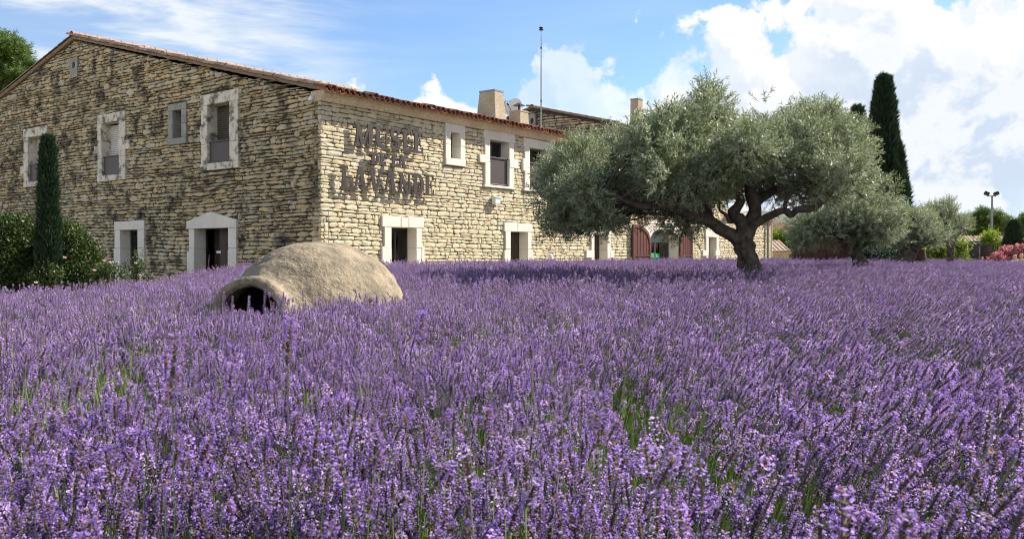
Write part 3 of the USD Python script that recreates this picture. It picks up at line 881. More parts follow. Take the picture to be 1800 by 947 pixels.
def corrugated(ua, ub, f, s0, s1, wall, rows, pitch=PIT, amp=.05):
    us = np.arange(ua, ub + 1e-6, pitch / 6)
    s = np.linspace(s0, s1, rows)
    U, S = np.meshgrid(us, s, indexing='ij')
    saw = (S / .36) % 1.0
    z = f(S) + np.abs(np.cos((U + .12) / pitch * np.pi)) * amp * 1.6 - amp * .6 + .02 * (1 - saw)
    V = CORNER + U[..., None] * D + S[..., None] * E + z[..., None] * UP
    n, m = U.shape
    i, j = np.meshgrid(np.arange(n - 1), np.arange(m - 1), indexing='ij'); a = (i * m + j).ravel()
    fc = np.vstack([np.stack([a, a + m, a + m + 1], 1), np.stack([a, a + m + 1, a + 1], 1)])
    return trimesh.Trimesh(V.reshape(-1, 3), fc, process=False)


fr = lambda s: ZR + PITCH_R * (HALF - np.abs(s - HALF)) - .03
obj('tile_field', corrugated(-.1, T1, fr, .0, HALF, FRONT, 70), 'tile_pale', roof, smooth=True, tone=(.95, .95, .95), kind='stuff')
obj('tile_field', corrugated(-.1, T1, fr, HALF, G_LEN + .3, FRONT, 40), 'tile_pale', roof, smooth=True, tone=(.95, .95, .95), kind='stuff')
obj('roof_deck', GABLE.solid(Polygon([(-.2, EAVE - .02), (HALF, EAVE + PITCH_R * HALF + .03), (G_LEN + .3, EAVE - .02), (G_LEN + .3, EAVE + .06), (HALF, EAVE + PITCH_R * HALF + .10), (-.2, EAVE + .06)]), -T1, .03), 'chimney', roof)
obj('verge_mortar', GABLE.solid(Polygon([(-.2, EAVE + .05), (HALF, EAVE + PITCH_R * HALF + .09), (G_LEN + .3, EAVE + .05), (G_LEN + .3, EAVE + .13), (HALF, EAVE + PITCH_R * HALF + .18), (-.2, EAVE + .13)]), -.14, .025), 'chimney', roof)
# verge tiles up both slopes of the gable
along = E + UP * PITCH_R; along /= np.linalg.norm(along)
vup = np.cross(along, NG); vup *= np.sign(vup[2])
for k in range(37):
    s = -.30 + k * .345
    j = rt.normal(0, .008, 3)
    p = CORNER + E * s + NG * (.02 + j[0]) + UP * (ZR + .075 + PITCH_R * s + j[1])
    tn = rt.uniform(.8, 1.2)
    obj('verge_tile', barrel(p, along, vup, NG, .44, .105, .088), 'tile_pale', roof, tone=(tn * 1.05, tn, tn * .95))
along2 = E - UP * PITCH_R; along2 /= np.linalg.norm(along2)
vup2 = np.cross(along2, NG); vup2 *= np.sign(vup2[2])
for k in range(20):
    s = HALF + .15 + k * .345
    p = CORNER + E * (s + .4) + NG * .02 + UP * (ZR + .075 + PITCH_R * (HALF * 2 - s - .4))
    tn = rt.uniform(.7, 1.0)
    obj('verge_tile', barrel(p, -along2, vup2, NG, .44, .105, .088), 'tile_pale', roof, tone=(tn, tn, tn))
p = CORNER + E * HALF + NG * .1 + UP * (ZR + PITCH_R * HALF + .1)
for k in range(30):
    obj('ridge_tile', barrel(p + D * .42 * k, D, UP, E, .5, .135, .12), 'tile_pale', roof, tone=(.95, .93, .9))
# taller block roof
f2 = lambda s: B_RIDGE + .07 - PITCH_R * np.abs(s - B_HALF)
roof2 = group_part('roof', museum)
obj('tile_field', corrugated(T1 - .1, T2 + .1, f2, -.3, B_HALF, FRONT, 26), 'tile_pale', roof2, smooth=True, tone=(.8, .8, .8), kind='stuff')
obj('tile_field', corrugated(T1 - .1, T2 + .1, f2, B_HALF, 7.7, FRONT, 26), 'tile_pale', roof2, smooth=True, tone=(.8, .8, .8), kind='stuff')
obj('roof_deck', GABLE2.solid(Polygon([(-.2, 6.27), (B_HALF, B_RIDGE - .03), (7.6, 6.27), (7.6, 6.34), (B_HALF, B_RIDGE + .05), (-.2, 6.34)]), -T2 + T1, .02), 'vat_dark', roof2)
for k in range(12):
    s = -.25 + k * .345
    obj('verge_tile', barrel(CORNER + D * T1 + E * s + NG * .02 + UP * (B_RIDGE + .09 - PITCH_R * (B_HALF - s)), along, vup, NG, .44, .105, .088), 'tile_pale', roof2, tone=(.62, .6, .58))
for k in range(8):
    s = B_HALF + .15 + k * .345
    obj('verge_tile', barrel(CORNER + D * T1 + E * (s + .4) + NG * .02 + UP * (B_RIDGE + .09 - PITCH_R * (s + .4 - B_HALF)), -along2, vup2, NG, .44, .105, .088), 'tile_pale', roof2, tone=(.6, .58, .56))
obj('ridge_tile', barrel(CORNER + D * (T1 - .12) + E * B_HALF + UP * (B_RIDGE + .09), D, UP, E, 9.9, .135, .12), 'tile_pale', roof2, tone=(.7, .68, .65))
# low wing roof
roof3 = group_part('roof', museum)
f3 = lambda s: 3.42 + .2 * s
obj('tile_field', corrugated(T2, T3 + .1, f3, -.2, 6, FRONT, 20), 'tile_pale', roof3, smooth=True, tone=(1, 1, 1), kind='stuff')
cornice(FRONT, T2, T3, 3.2, museum)
cornice(FRONT, T1, T2, 6.12, museum)

# --- chimneys


def chimney(u, s, zb, zt_, wu, we, taper, cap=False):
    c = CORNER + D * u + E * s
    base = [c + D * a * wu / 2 + E * b * we / 2 + UP * zb for a in (-1, 1) for b in (-1, 1)]
    top = [c + D * a * wu / 2 * taper + E * b * we / 2 * taper + UP * zt_ for a in (-1, 1) for b in (-1, 1)]
    part = obj('chimney', hull(base + top), 'chimney', museum)
    t2 = [c + D * a * (wu / 2 * taper + .015) + E * b * (we / 2 * taper + .015) + UP * z for a in (-1, 1) for b in (-1, 1) for z in (zt_ - .04, zt_ + .012)]
    obj('chimney_cap', hull(t2), 'metal_grey' if not cap else 'chimney', part)
    if cap:
        obj('flue', tube([c + UP * zt_, c + UP * (zt_ + .22)], .035, 10), 'metal_dark', part)
        m = trimesh.creation.cone(.22, .11, sections=20); m.apply_translation(c + UP * (zt_ + .2)); obj('cowl', m, 'metal_dark', part)


chimney(8.62, 1.5, 5.8, 6.97, .62, .86, .74)
chimney(10.15, 1.5, 5.8, 6.50, .54, .54, .84, True)
chimney(19.3, 2.0, 6.6, 8.25, .42, .42, .9)

# --- lettering: slab-serif capitals cut from sheet, standing off the wall
S_H, TH, TN, SF = 1.0, .21, .105, .105     # cap height, thick stem, thin stroke, serif height


def R(x0, y0, x1, y1):
    return sbox(x0, y0, x1, y1)


def stroke(p, q, w0):
    """A slanting stroke of horizontal width w0."""
    return Polygon([(p[0] - w0 / 2, p[1]), (p[0] + w0 / 2, p[1]), (q[0] + w0 / 2, q[1]), (q[0] - w0 / 2, q[1])])


def ser(x, w, y0):
    return R(x - w / 2, y0, x + w / 2, y0 + SF)


def arc(cx, cy, rx, ry, a0, a1, n=24):
    return [(cx + rx * math.cos(a), cy + ry * math.sin(a)) for a in np.linspace(a0, a1, n)]


def glyph(c):
    U = unary_union
    if c == 'L':
        return U([R(.12, 0, .12 + TH, 1), ser(.22, .42, 0), ser(.22, .42, 1 - SF), R(.2, 0, .66, SF), Polygon([(.57, 0), (.66, 0), (.66, .34), (.60, .34)])]), .68
    if c in 'EÉ':
        g = U([R(.12, 0, .12 + TH, 1), R(.02, 0, .64, SF), R(.02, 1 - SF, .62, 1), R(.2, .47, .46, .47 + SF), R(.42, .36, .48, .67), Polygon([(.55, 0), (.64, 0), (.64, .30), (.585, .30)]), Polygon([(.53, 1), (.62, 1), (.62, .72), (.57, .72)])])
        if c == 'É':
            g = g.union(Polygon([(.22, 1.06), (.36, 1.06), (.64, 1.27), (.42, 1.27)]))
        return g, .66
    if c == 'D':
        outer = Polygon([(.2, 0)] + arc(.38, .5, .38, .5, -math.pi / 2, math.pi / 2) + [(.2, 1)])
        inner = Polygon([(.2, SF)] + arc(.34, .5, .21, .5 - SF, -math.pi / 2, math.pi / 2) + [(.2, 1 - SF)])
        return U([outer.difference(inner), R(.12, 0, .12 + TH, 1), R(.02, 0, .3, SF), R(.02, 1 - SF, .3, 1)]), .78
    if c == 'A':
        return U([stroke((.13, 0), (.36, 1), TN), stroke((.66, 0), (.42, 1), TH), R(.22, .26, .58, .26 + .075), ser(.13, .28, 0), ser(.66, .38, 0)]), .86
    if c == 'V':
        return U([stroke((.42, 0), (.17, 1), TH), stroke((.44, 0), (.70, 1), TN), ser(.17, .38, 1 - SF), ser(.70, .28, 1 - SF)]), .86
    if c == 'N':
        return U([R(.14, 0, .14 + TN, 1), R(.64, 0, .64 + TN, 1), stroke((.62, 0), (.16, 1), TH), ser(.18, .32, 0), ser(.14, .26, 1 - SF), ser(.68, .32, 1 - SF)]), .86
    if c == 'U':
        outer = Polygon([(.10, 1), (.10, .36)] + arc(.41, .36, .31, .36, math.pi, 2 * math.pi) + [(.72, .36), (.72, 1)])
        inner = Polygon([(.10 + TH, 1.1), (.10 + TH, .36)] + arc(.465, .36, .165, .36 - SF, math.pi, 2 * math.pi) + [(.63, 1.1)])
        return U([outer.difference(inner), ser(.20, .42, 1 - SF), ser(.675, .30, 1 - SF)]), .84
    if c == 'M':
        return U([R(.12, 0, .12 + TN, 1), R(.76, 0, .76 + TH, 1), stroke((.46, .05), (.18, 1), TH), stroke((.48, .05), (.82, 1), TN), ser(.16, .30, 0), ser(.16, .26, 1 - SF), ser(.86, .38, 0), ser(.88, .32, 1 - SF)]), 1.06
    if c == 'S':
        path = arc(.33, .74, .20, .205, math.radians(20), math.radians(250), 20) + arc(.33, .265, .215, .215, math.radians(70), math.radians(-160), 22)
        return U([LineString(path).buffer(.062), LineString(path[10:32]).buffer(.088), R(.50, .70, .57, .99), R(.08, .01, .15, .32)]), .66
    raise KeyError(c)


sign = thing('museum_sign', FRONT.pts([2.4, 3.2, .1]), 'rust-brown slab-serif letters reading MUSÉE DE LA LAVANDE standing off the stone wall', 'sign')
OFF = .125


def line(text, xa, ya0, ya1, xb, yb0, yb1, gaps=None):
    (ua, za1), (_, za0) = FRONT.px(xa, ya0, OFF), FRONT.px(xa, ya1, OFF)
    (ub, zb1), (_, zb0) = FRONT.px(xb, yb0, OFF), FRONT.px(xb, yb1, OFF)
    z0, z1 = (za0 + zb0) / 2, (za1 + zb1) / 2
    hgt = z1 - z0
    gl = [(c, *glyph(c)) if c != ' ' else (c, None, .55) for c in text]
    total = sum(x[2] for x in gl)
    k = (ub - ua) / total
    u = ua
    for c, gsh, wd in gl:
        if gsh is not None:
            q = affinity.translate(affinity.scale(gsh, k, hgt, origin=(0, 0)), u, z0)
            if hgt < .45:
                q = q.buffer(.010, join_style=2)
            obj('letter', FRONT.solid(q, OFF - .012, OFF + .012), 'letter_rust', sign)
            cu = q.centroid.x
            b_ = q.bounds
        u += wd * k


line('MUSÉE', 622, 215.5, 256.5, 744, 231.5, 269)
line('DE LA', 652, 267, 288, 714, 275, 295)
line('LAVANDE', 597, 290, 332, 763, 308.5, 345)

# --- small fittings on the front
lp = gpx(863.5, 873, 346, 359.5, FRONT)
t = thing('wall_lamp', FRONT.pts([lp[0], lp[2], .05]), 'small white box lamp on the stone wall above the middle doorway', 'lamp')
obj('housing', FRONT.block(lp[0], lp[1], lp[2], lp[3] - .05, .02, .16, .02), 'white_plastic', t)
obj('lid', FRONT.block(lp[0] - .015, lp[1] + .015, lp[3] - .05, lp[3], .02, .18, .015), 'white_plastic', t)
for q, lab in (((975, 979.5, 380, 390), 'upper of two small dark red notices on the stone wall beside the olive crown'), ((975, 979.5, 393, 403.5), 'lower of two small dark red notices on the stone wall beside the olive crown')):
    s4 = gpx(*q, FRONT)
    t = thing('notice', FRONT.pts([s4[0], s4[2], .05]), lab, 'notice', 'red notices on the wall')
    obj('plate', FRONT.block(s4[0], s4[1], s4[2], s4[3], .03, .05, .004), 'sign_red', t)
    obj('print_panel', FRONT.block(s4[0] + .05, s4[1] - .03, s4[2] + .04, s4[3] - .04, .05, .053, .001), 'white_plastic', t)
fp = GABLE.px(545, 171, .15)
t = thing('floodlight', GABLE.pts([fp[0], fp[1], .05]), 'small white floodlight on the stone corner just under the roof', 'floodlight')
obj('bracket', GABLE.block(fp[0] - .02, fp[0] + .02, fp[1] - .05, fp[1] + .04, .02, .10, .006), 'metal_grey', t)
obj('lamp_head', hull(GABLE.pts([(fp[0] - .06, fp[1] - .06, .06), (fp[0] + .06, fp[1] - .06, .06), (fp[0] - .03, fp[1] + .07, .06), (fp[0] + .03, fp[1] + .07, .06), (fp[0] - .07, fp[1] - .07, .16), (fp[0] + .07, fp[1] - .07, .16), (fp[0] - .02, fp[1] + .04, .14), (fp[0] + .02, fp[1] + .04, .14)])), 'white_plastic', t)
bu = FRONT.px(967, 450, .55)[0]
t = thing('bollard', FRONT.pts([bu, 0, .55]), 'low white bollard against the stone wall between two doorways', 'bollard')
m = lathe([(0, 0), (.09, 0), (.085, .06), (.075, .08), (.075, 1.38), (.085, 1.4), (.085, 1.5), (.05, 1.56), (0, 1.57)], 14); m.apply_translation(FRONT.pts([bu, 0, .55]))
obj('post', m, 'white_plastic', t, smooth=35)
for x in (1346.5, 1353.0):
    du = FRONT.px(x, 420)[0]
    pth = [FRONT.pts([du, z, .09]) for z in (0.0, 1.2, 2.4, 3.15)] + [FRONT.pts([du, 3.3, .2])]
    obj('downpipe', tube(pth, .05, 8), 'metal_grey' if x < 1350 else 'frame_white', museum, smooth=True)
cu = FRONT.px(575, 400)[0]
obj('cable', tube([FRONT.pts([cu, z, .05]) for z in (0, 1, 2, 2.6)], .009, 5), 'metal_grey', museum)

# --- aerials on the roof
def on_roof(u, s):
    return CORNER + D * u + E * s + UP * (ZR + PITCH_R * s + .03)


ZM = 32.0
q = on_roof(11.48, 1.5)
t = thing('aerial_mast', q, 'tall thin aerial mast rising above the tiled roof', 'mast')
top = at(951, 49, ZM)[2]
obj('pole', tube([q, [q[0], q[1], q[2] + (top - q[2]) * .55], [q[0], q[1], top - .28]], [.028, .022, .013], 8), 'metal_grey', t)
obj('tip', tube([[q[0], q[1], top - .28], [q[0], q[1], top]], .006, 6), 'metal_grey', t)
m = lathe([(0, 0), (.07, .01), (.085, .05), (.03, .075), (.085, .1), (.06, .13), (0, .135)], 14); m.apply_translation([q[0], q[1], top - .1]); obj('sensor', m, 'metal_dark', t, smooth=40)
for k in range(2):
    obj('collar', tube([[q[0], q[1], top - .75 - k * 1.9], [q[0], q[1], top - .68 - k * 1.9]], .03, 8), 'metal_dark', t)
q = on_roof(10.6, 2.7)
t = thing('satellite_dish', q, 'grey satellite dish on the roof behind the small chimney', 'satellite dish')
c = at(904, 190, q[1])
obj('mast', tube([q, [q[0], q[1] + .1, c[2]]], .025, 8), 'metal_grey', t)
prof_d = [(0.0, .0), (.1, .006), (.2, .024), (.28, .047), (.34, .07), (.345, .068), (.28, .035), (.2, .012), (.1, -.006), (0, -.012)]
m = lathe(prof_d, 32); m.apply_scale([1, 1.06, 1])
nrm = np.array([-.55, -.8, .30]); nrm /= np.linalg.norm(nrm)
m.apply_transform(trimesh.geometry.align_vectors([0, 0, 1], nrm)); m.apply_translation(c)
obj('reflector', m, 'shutter_grey', t, smooth=50)
obj('arm', tube([c - nrm * .0 + UP * -.33, c + nrm * .42 + UP * -.05], .012, 6), 'metal_dark', t)
m = trimesh.creation.cylinder(.035, .1); m.apply_transform(trimesh.geometry.align_vectors([0, 0, 1], nrm)); m.apply_translation(c + nrm * .42 - UP * .05); obj('feed_horn', m, 'metal_dark', t)
q = on_roof(9.5, 2.4)
t = thing('television_aerial', q, 'little comb-shaped television aerial between the chimneys', 'aerial')
c = at(886, 177, q[1])
obj('mast', tube([q, [c[0], c[1], c[2] + .2]], .014, 6), 'metal_grey', t)
obj('boom', tube([c - D * .3, c + D * .3], .01, 5), 'metal_grey', t)
for k in range(6):
    x = c + D * (-.28 + .11 * k); obj('rod', tube([x - E * .14, x + E * .14], .005, 4), 'metal_grey', t)
bx = c - UP * .12; obj('amplifier', box(bx[0] - .07, bx[0] + .05, bx[1] - .05, bx[1] + .05, bx[2] - .1, bx[2] + .08), 'metal_dark', t)

# ------------------------------------------------------------------ the clay jar lying in the lavender
JM = np.array([-2.29, 7.7, 0.0]); JD = np.array([.36, .93, 0]); JD /= np.linalg.norm(JD)
jz = .905; JT = -.06
jar = thing('clay_jar', [JM[0] + JD[0] * .9, JM[1] + JD[1] * .9, float(ground_z(JM[0], JM[1] + .8))], 'huge old clay storage jar lying on its side in the lavender, mouth open', 'jar')
prof = [(0.02, .325), (-.02, .36), (.0, .40), (.05, .425), (.10, .42), (.16, .415), (.26, .46), (.42, .58), (.62, .70), (.85, .765), (1.08, .795), (1.34, .795), (1.58, .73), (1.77, .60), (1.90, .42), (1.97, .2), (1.985, 0.001)]
from scipy.interpolate import PchipInterpolator
pr = np.array(prof); ss = np.r_[0, np.cumsum(np.linalg.norm(np.diff(pr, axis=0), axis=1))]
q = PchipInterpolator(ss, pr)(np.linspace(0, ss[-1], 110))


def revolve_axis(q, tilt=JT):
    n = 120; ang = np.arange(n) * 2 * np.pi / n
    side = np.array([JD[1], -JD[0], 0]); V = []
    for a, r_ in q:
        V.append(JM + JD * a + UP * (jz + tilt * a) + r_ * (np.cos(ang)[:, None] * side + np.sin(ang)[:, None] * UP))
    V = np.vstack(V); m = len(q); f = []
    for i in range(m - 1):
        j = np.arange(n); a0, a1 = i * n + j, i * n + (j + 1) % n
        f += [np.stack([a0, a1, a1 + n], 1), np.stack([a0, a1 + n, a0 + n], 1)]
    return trimesh.Trimesh(V, np.vstack(f), process=False)


m = revolve_axis(q)
nv = m.vertex_normals
m.vertices = m.vertices + nv * ((meshkit.fbm(m.vertices * 2.0, 4, 4) - .5) * .055 + (meshkit.fbm(m.vertices * 15, 3, 6) - .5) * .034)[:, None]
m.fix_normals(); obj('body', m, 'terracotta', jar, smooth=True)
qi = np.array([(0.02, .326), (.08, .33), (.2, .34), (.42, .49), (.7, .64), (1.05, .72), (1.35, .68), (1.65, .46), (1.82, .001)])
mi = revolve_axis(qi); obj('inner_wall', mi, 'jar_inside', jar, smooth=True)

# ------------------------------------------------------------------ lavender
VIO = [np.array(c) for c in ((.435, .27, .69), (.54, .36, .80), (.365, .22, .60), (.62, .46, .84), (.46, .295, .67))]
CALYX = np.array([.215, .18, .14]); STEM = np.array([.30, .37, .14]); BROWN = np.array([.30, .17, .13]); LEAF = np.array([.15, .25, .05])


class Bag:
    def __init__(self):
        self.v, self.f, self.c, self.n = [], [], [], 0

    def add(self, v, f, c):
        v = np.asarray(v, float); f = np.asarray(f, int)
        self.v.append(v); self.f.append(f + self.n); self.c.append(np.broadcast_to(np.asarray(c, float), (len(v), 3))); self.n += len(v)

    def done(self):
        return np.vstack(self.v), np.vstack(self.f), np.clip(np.vstack(self.c), 0, 1)


def ribbon(p0, p1, p2, w, up=None):
    """Three-sided thin stem along a bent line."""
    pts = np.array([p0, p1, p2]); V = []
    for i, p in enumerate(pts):
        ww = w * (1 - .25 * i)
        for k in range(3):
            a = k * 2.094
            V.append(p + ww * np.array([math.cos(a), math.sin(a), 0]))
    f = []
    for i in range(2):
        for k in range(3):
            a, b = i * 3 + k, i * 3 + (k + 1) % 3
            f += [(a, b, b + 3), (a, b + 3, a + 3)]
    return V, f


def head(bag, base, axis, length, rad, r, detail):
    axis = axis / np.linalg.norm(axis)
    ref = np.array([1, 0, 0.]) if abs(axis[0]) < .8 else np.array([0, 1., 0])
    a = np.cross(axis, ref); a /= np.linalg.norm(a); b = np.cross(axis, a)
    tint = VIO[r.integers(len(VIO))] * r.uniform(.72, 1.28)
    if detail == 0:
        for k in range(2):
            sd = a if k == 0 else b
            w0, w1 = rad * 1.0, rad * .55
            V = [base - sd * w0 * .6, base + sd * w0 * .6, base + axis * length * .45 - sd * w0 * 1.1, base + axis * length * .45 + sd * w0 * 1.1, base + axis * length - sd * w1 * .4, base + axis * length + sd * w1 * .4]
            cc = np.array([CALYX, CALYX, tint, tint * 1.05, tint * .8, tint * .8])
            bag.add(V, [(0, 1, 3), (0, 3, 2), (2, 3, 5), (2, 5, 4)], cc)
        return
    nw, nf = (5, 4) if detail == 1 else (7, 7) if detail == 2 else (11, 9)
    detail = min(detail, 2)
    # core
    V = [base + axis * length * s + rad * .32 * q * (math.cos(t) * a + math.sin(t) * b) for s, q in ((-.02, .5), (.5, .9), (1.0, .4)) for t in (0, 2.1, 4.2)]
    f = []
    for i in range(2):
        for k in range(3):
            x, y = i * 3 + k, i * 3 + (k + 1) % 3; f += [(x, y, y + 3), (x, y + 3, x + 3)]
    bag.add(V, f, CALYX)
    for i in range(nw):
        s = (i + .3) / nw
        if i == 0 and r.random() < .5:
            s -= .22                       # the separate lowest whorl
        c0 = base + axis * (length * s)
        ww = rad * (1.0 - .42 * (s - .35) ** 2 * 2.4)
        ph = r.uniform(0, 6.28)
        for k in range(nf):
            t = ph + k * 6.283 / nf + r.normal(0, .2)
            out = math.cos(t) * a + math.sin(t) * b
            dirn = out * .85 + axis * r.uniform(.35, .9); dirn /= np.linalg.norm(dirn)
            tan = np.cross(axis, out)
            ln = ww * r.uniform(.8, 1.15)
            tip = c0 + dirn * ln
            wc = rad * (.34 if detail == 2 else .52)
            cal = CALYX * r.uniform(.7, 1.5)
            bag.add([c0 + tan * wc * .5, c0 - tan * wc * .5, tip + axis * wc * .4], [(0, 1, 2)], cal)
            q = r.random()
            col = tint * r.uniform(.8, 1.3) if q < .80 else (BROWN * r.uniform(.7, 1.3) if q < .93 else CALYX * 1.6)
            if q < .93 or detail == 1:
                e = wc * r.uniform(.75, 1.25)
                n1 = axis * r.uniform(.2, .9) + tan * r.normal(0, .5)
                if detail == 2:
                    cc = tip + dirn * e * .3
                    bag.add([tip - dirn * e * .2, cc + tan * e * .8 + n1 * e * .35, cc + n1 * e * 1.05, cc - tan * e * .8 + n1 * e * .3, cc - n1 * e * .8 + dirn * e * .4], [(0, 1, 2), (0, 2, 3), (0, 3, 4), (0, 4, 1)], col)
                else:
                    bag.add([tip + tan * e * .75, tip + n1 * e * 1.0, tip - tan * e * .75, tip - n1 * e * .7], [(0, 1, 2), (0, 2, 3)], col)


def lavender_tuft(seed, detail, stems, spread, height, leaves=26, flowers=True):
    r = np.random.default_rng(seed); bag = Bag()
    for i in range(stems):
        rr = math.sqrt(r.random()); th = r.uniform(0, 6.283)
        bx, by = rr * .28 * spread * math.cos(th), rr * .28 * spread * math.sin(th)
        h = height * (1 - .16 * rr * rr) * r.normal(1, .10)
        tx, ty = rr * spread * math.cos(th) + r.normal(0, .02), rr * spread * math.sin(th) + r.normal(0, .02)
        L = r.uniform(.034, .070)
        p0, p2 = np.array([bx, by, r.uniform(.0, .15)]), np.array([tx, ty, h - L])
        p1 = (p0 + p2) / 2 + np.array([r.normal(0, .012), r.normal(0, .012), .03])
        V, f = ribbon(p0, p1, p2, .0016 if detail == 2 else (.0019 if detail == 1 else .003))
        bag.add(V, f, STEM * r.uniform(.75, 1.3))
        if flowers or r.random() < .12:
            head(bag, p2, p2 - p1 + np.array([r.normal(0, .07), r.normal(0, .07), .03]), L, r.uniform(.0095, .014) * (1.0 if detail == 2 else 1.05 if detail == 1 else 1.25), r, detail)
    for i in range(leaves):
        th = r.uniform(0, 6.283); rr = math.sqrt(r.random()) * spread
        p = np.array([rr * .6 * math.cos(th), rr * .6 * math.sin(th), r.uniform(.1, .36) * height / .62])
        d = np.array([math.cos(th) * .5 + r.normal(0, .35), math.sin(th) * .5 + r.normal(0, .35), 1.0]); d /= np.linalg.norm(d)
        ln = r.uniform(.06, .17); s = np.cross(d, [r.normal(), r.normal(), .1]); s /= np.linalg.norm(s); w_ = .0026 if detail == 2 else .004
        bag.add([p - s * w_, p + s * w_, p + d * ln * .5 + s * w_ * 1.2, p + d * ln * .5 - s * w_ * 1.2, p + d * ln], [(0, 1, 2), (0, 2, 3), (3, 2, 4)], LEAF * r.uniform(.7, 1.4))
    return bag.done()


protos = []
for k in range(5):
    v, f, c = lavender_tuft(100 + k, 2, 58, .19, PLANT_H, 80); protos.append(((v, f), 'lavender', c))
v, f, c = lavender_tuft(150, 2, 40, .19, PLANT_H * .92, 90, flowers=False); protos.append(((v, f), 'lavender', c))
for k in range(5):
    v, f, c = lavender_tuft(200 + k, 1, 58, .19, PLANT_H, 60); protos.append(((v, f), 'lavender', c))
v, f, c = lavender_tuft(250, 1, 34, .19, PLANT_H * .9, 60, flowers=False); protos.append(((v, f), 'lavender', c))
for k in range(5):
    v, f, c = lavender_tuft(300 + k, 1, 50, .2, PLANT_H, 14); protos.append(((v, f), 'lavender', c))
SP = .228
gx, gy = np.meshgrid(np.arange(-10, 31, SP), np.arange(.1, 44.5, SP), indexing='ij')
rl = np.random.default_rng(77)
x = gx.ravel() + rl.uniform(-.5, .5, gx.size) * SP * .95; y = gy.ravel() + rl.uniform(-.5, .5, gx.size) * SP * .95
rr = np.hypot(x, y)
ok = (field_edge(x, y) > .12) & (rr > .62) & (np.abs(x) < .66 * y + 1.2)
jx = (x - JM[0]) * JD[0] + (y - JM[1]) * JD[1]; jy = (x - JM[0]) * JD[1] - (y - JM[1]) * JD[0]
ok &= ~((jx > -.10) & (jx < 1.85) & (np.abs(jy) < .55))
ok &= ~((jx > -.35) & (jx <= -.1) & (np.abs(jy) < .3) & (rl.random(len(x)) < .5))
x, y, rr = x[ok], y[ok], rr[ok]
n = len(x)
lean = np.radians(46) * smooth(-.08, .34, x / (y + .8)) * (.75 + .5 * meshkit.noise(np.stack([x * .8, y * .8, 0 * x], 1), 3))
wind = np.stack([np.sin(lean) * 1.0 + rl.normal(0, .09, n), rl.normal(0, .09, n) - .12 * np.sin(lean), np.cos(lean)], 1)
patch = meshkit.fbm(np.stack([x * .55, y * .45, 0 * x], 1), 3, 8)
bare = meshkit.fbm(np.stack([x * 2.6, y * 2.0, 0 * x + 4], 1), 2, 5) > .612
zone = np.where(rr < 4.6 + rl.normal(0, .4, n), 0, np.where(rr < 11 + rl.normal(0, .8, n), 1, 2))
idx = np.where(zone == 0, rl.integers(0, 5, n), np.where(zone == 1, 6 + rl.integers(0, 5, n), 12 + rl.integers(0, 5, n)))
idx = np.where(bare & (zone == 0), 5, np.where(bare & (zone == 1), 11, idx))
want = field_top(x, y) - (ground_z(x, y) + .0)
sc = want / PLANT_H / (np.cos(lean) * .55 + .45) * (1 + rl.normal(0, .05, n)) * (.965 + .12 * (patch - .5))
z = ground_z(x, y)
# seen from the eye the nearest plants must not rise above it
fld = instancer('lavender_field', None, protos, idx, np.stack([x, y, z], 1), quat_to(wind, rl.uniform(0, 6.283, n)), np.clip(sc, .6, 1.35))
tag(fld, 'broad field of purple lavender in full bloom in front of the stone building', 'lavender', kind='stuff')

# the taller spikes that stand out of the mass, one by one


def spike(px, py0, py1, Z, lab, lean_=0.0, grp=None):
    """A flower spike whose head runs from row py1 (base) up to py0 (tip) at distance Z."""
    r = np.random.default_rng(int(px * 7 + py0))
    tip, base = at(px + lean_, py0, Z), at(px, py1, Z)
    foot = np.array([base[0] - (tip[0] - base[0]) * .6, base[1] + .02, float(ground_z(base[0], base[1]))])
    L = np.linalg.norm(tip - base)
    t_ = thing('lavender_spike', foot, lab, 'lavender spike', grp)
    V, f_ = ribbon(foot, (foot + base) / 2 + np.array([.004, 0, .01]), base, .0016)
    obj('stem', (np.array(V), np.array(f_)), 'lavender', t_, tone=STEM)
    bag = Bag(); head(bag, base, tip - base, L, min(.0135, L * .19), r, 3); v_, f_, c_ = bag.done()
    obj('flower_head', (v_, f_), 'lavender', t_, tone=c_)


for px, a_, b_, Z, lab in ((392, 513, 552, 7.1, 'leftmost of the lavender spikes before the dark mouth of the clay jar'), (407, 520, 556, 7.0, 'second lavender spike from the left before the dark mouth of the clay jar'),
                        (436, 520, 560, 6.9, 'middle lavender spike standing before the dark mouth of the clay jar'), (464, 508, 552, 6.8, 'tallest lavender spike before the dark mouth of the clay jar'), (487, 526, 556, 6.9, 'rightmost lavender spike before the dark mouth of the clay jar'),
                        (366, 447, 474, 17.0, 'tall lavender spike seen against the dark doorway with the pointed lintel'), (296, 463, 482, 14.0, 'lavender spike seen against the stone wall left of the doorway with the pointed lintel'), (204, 478, 506, 11.5, 'lavender spike in front of the left narrow doorway')):
    spike(px, a_, b_, Z, lab, lean_=2)
for px, a_, b_, Z, lab in ((302, 590, 700, 1.25, 'large near lavender spike left of the middle foreground, upper one'), (505, 560, 640, 1.35, 'large near lavender spike standing below the mouth of the clay jar'), (737, 548, 606, 1.7, 'large near lavender spike below the right end of the clay jar'), (402, 640, 694, 1.6, 'stout near lavender spike between the two large near spikes')):
    spike(px, a_, b_, Z, lab, lean_=6)


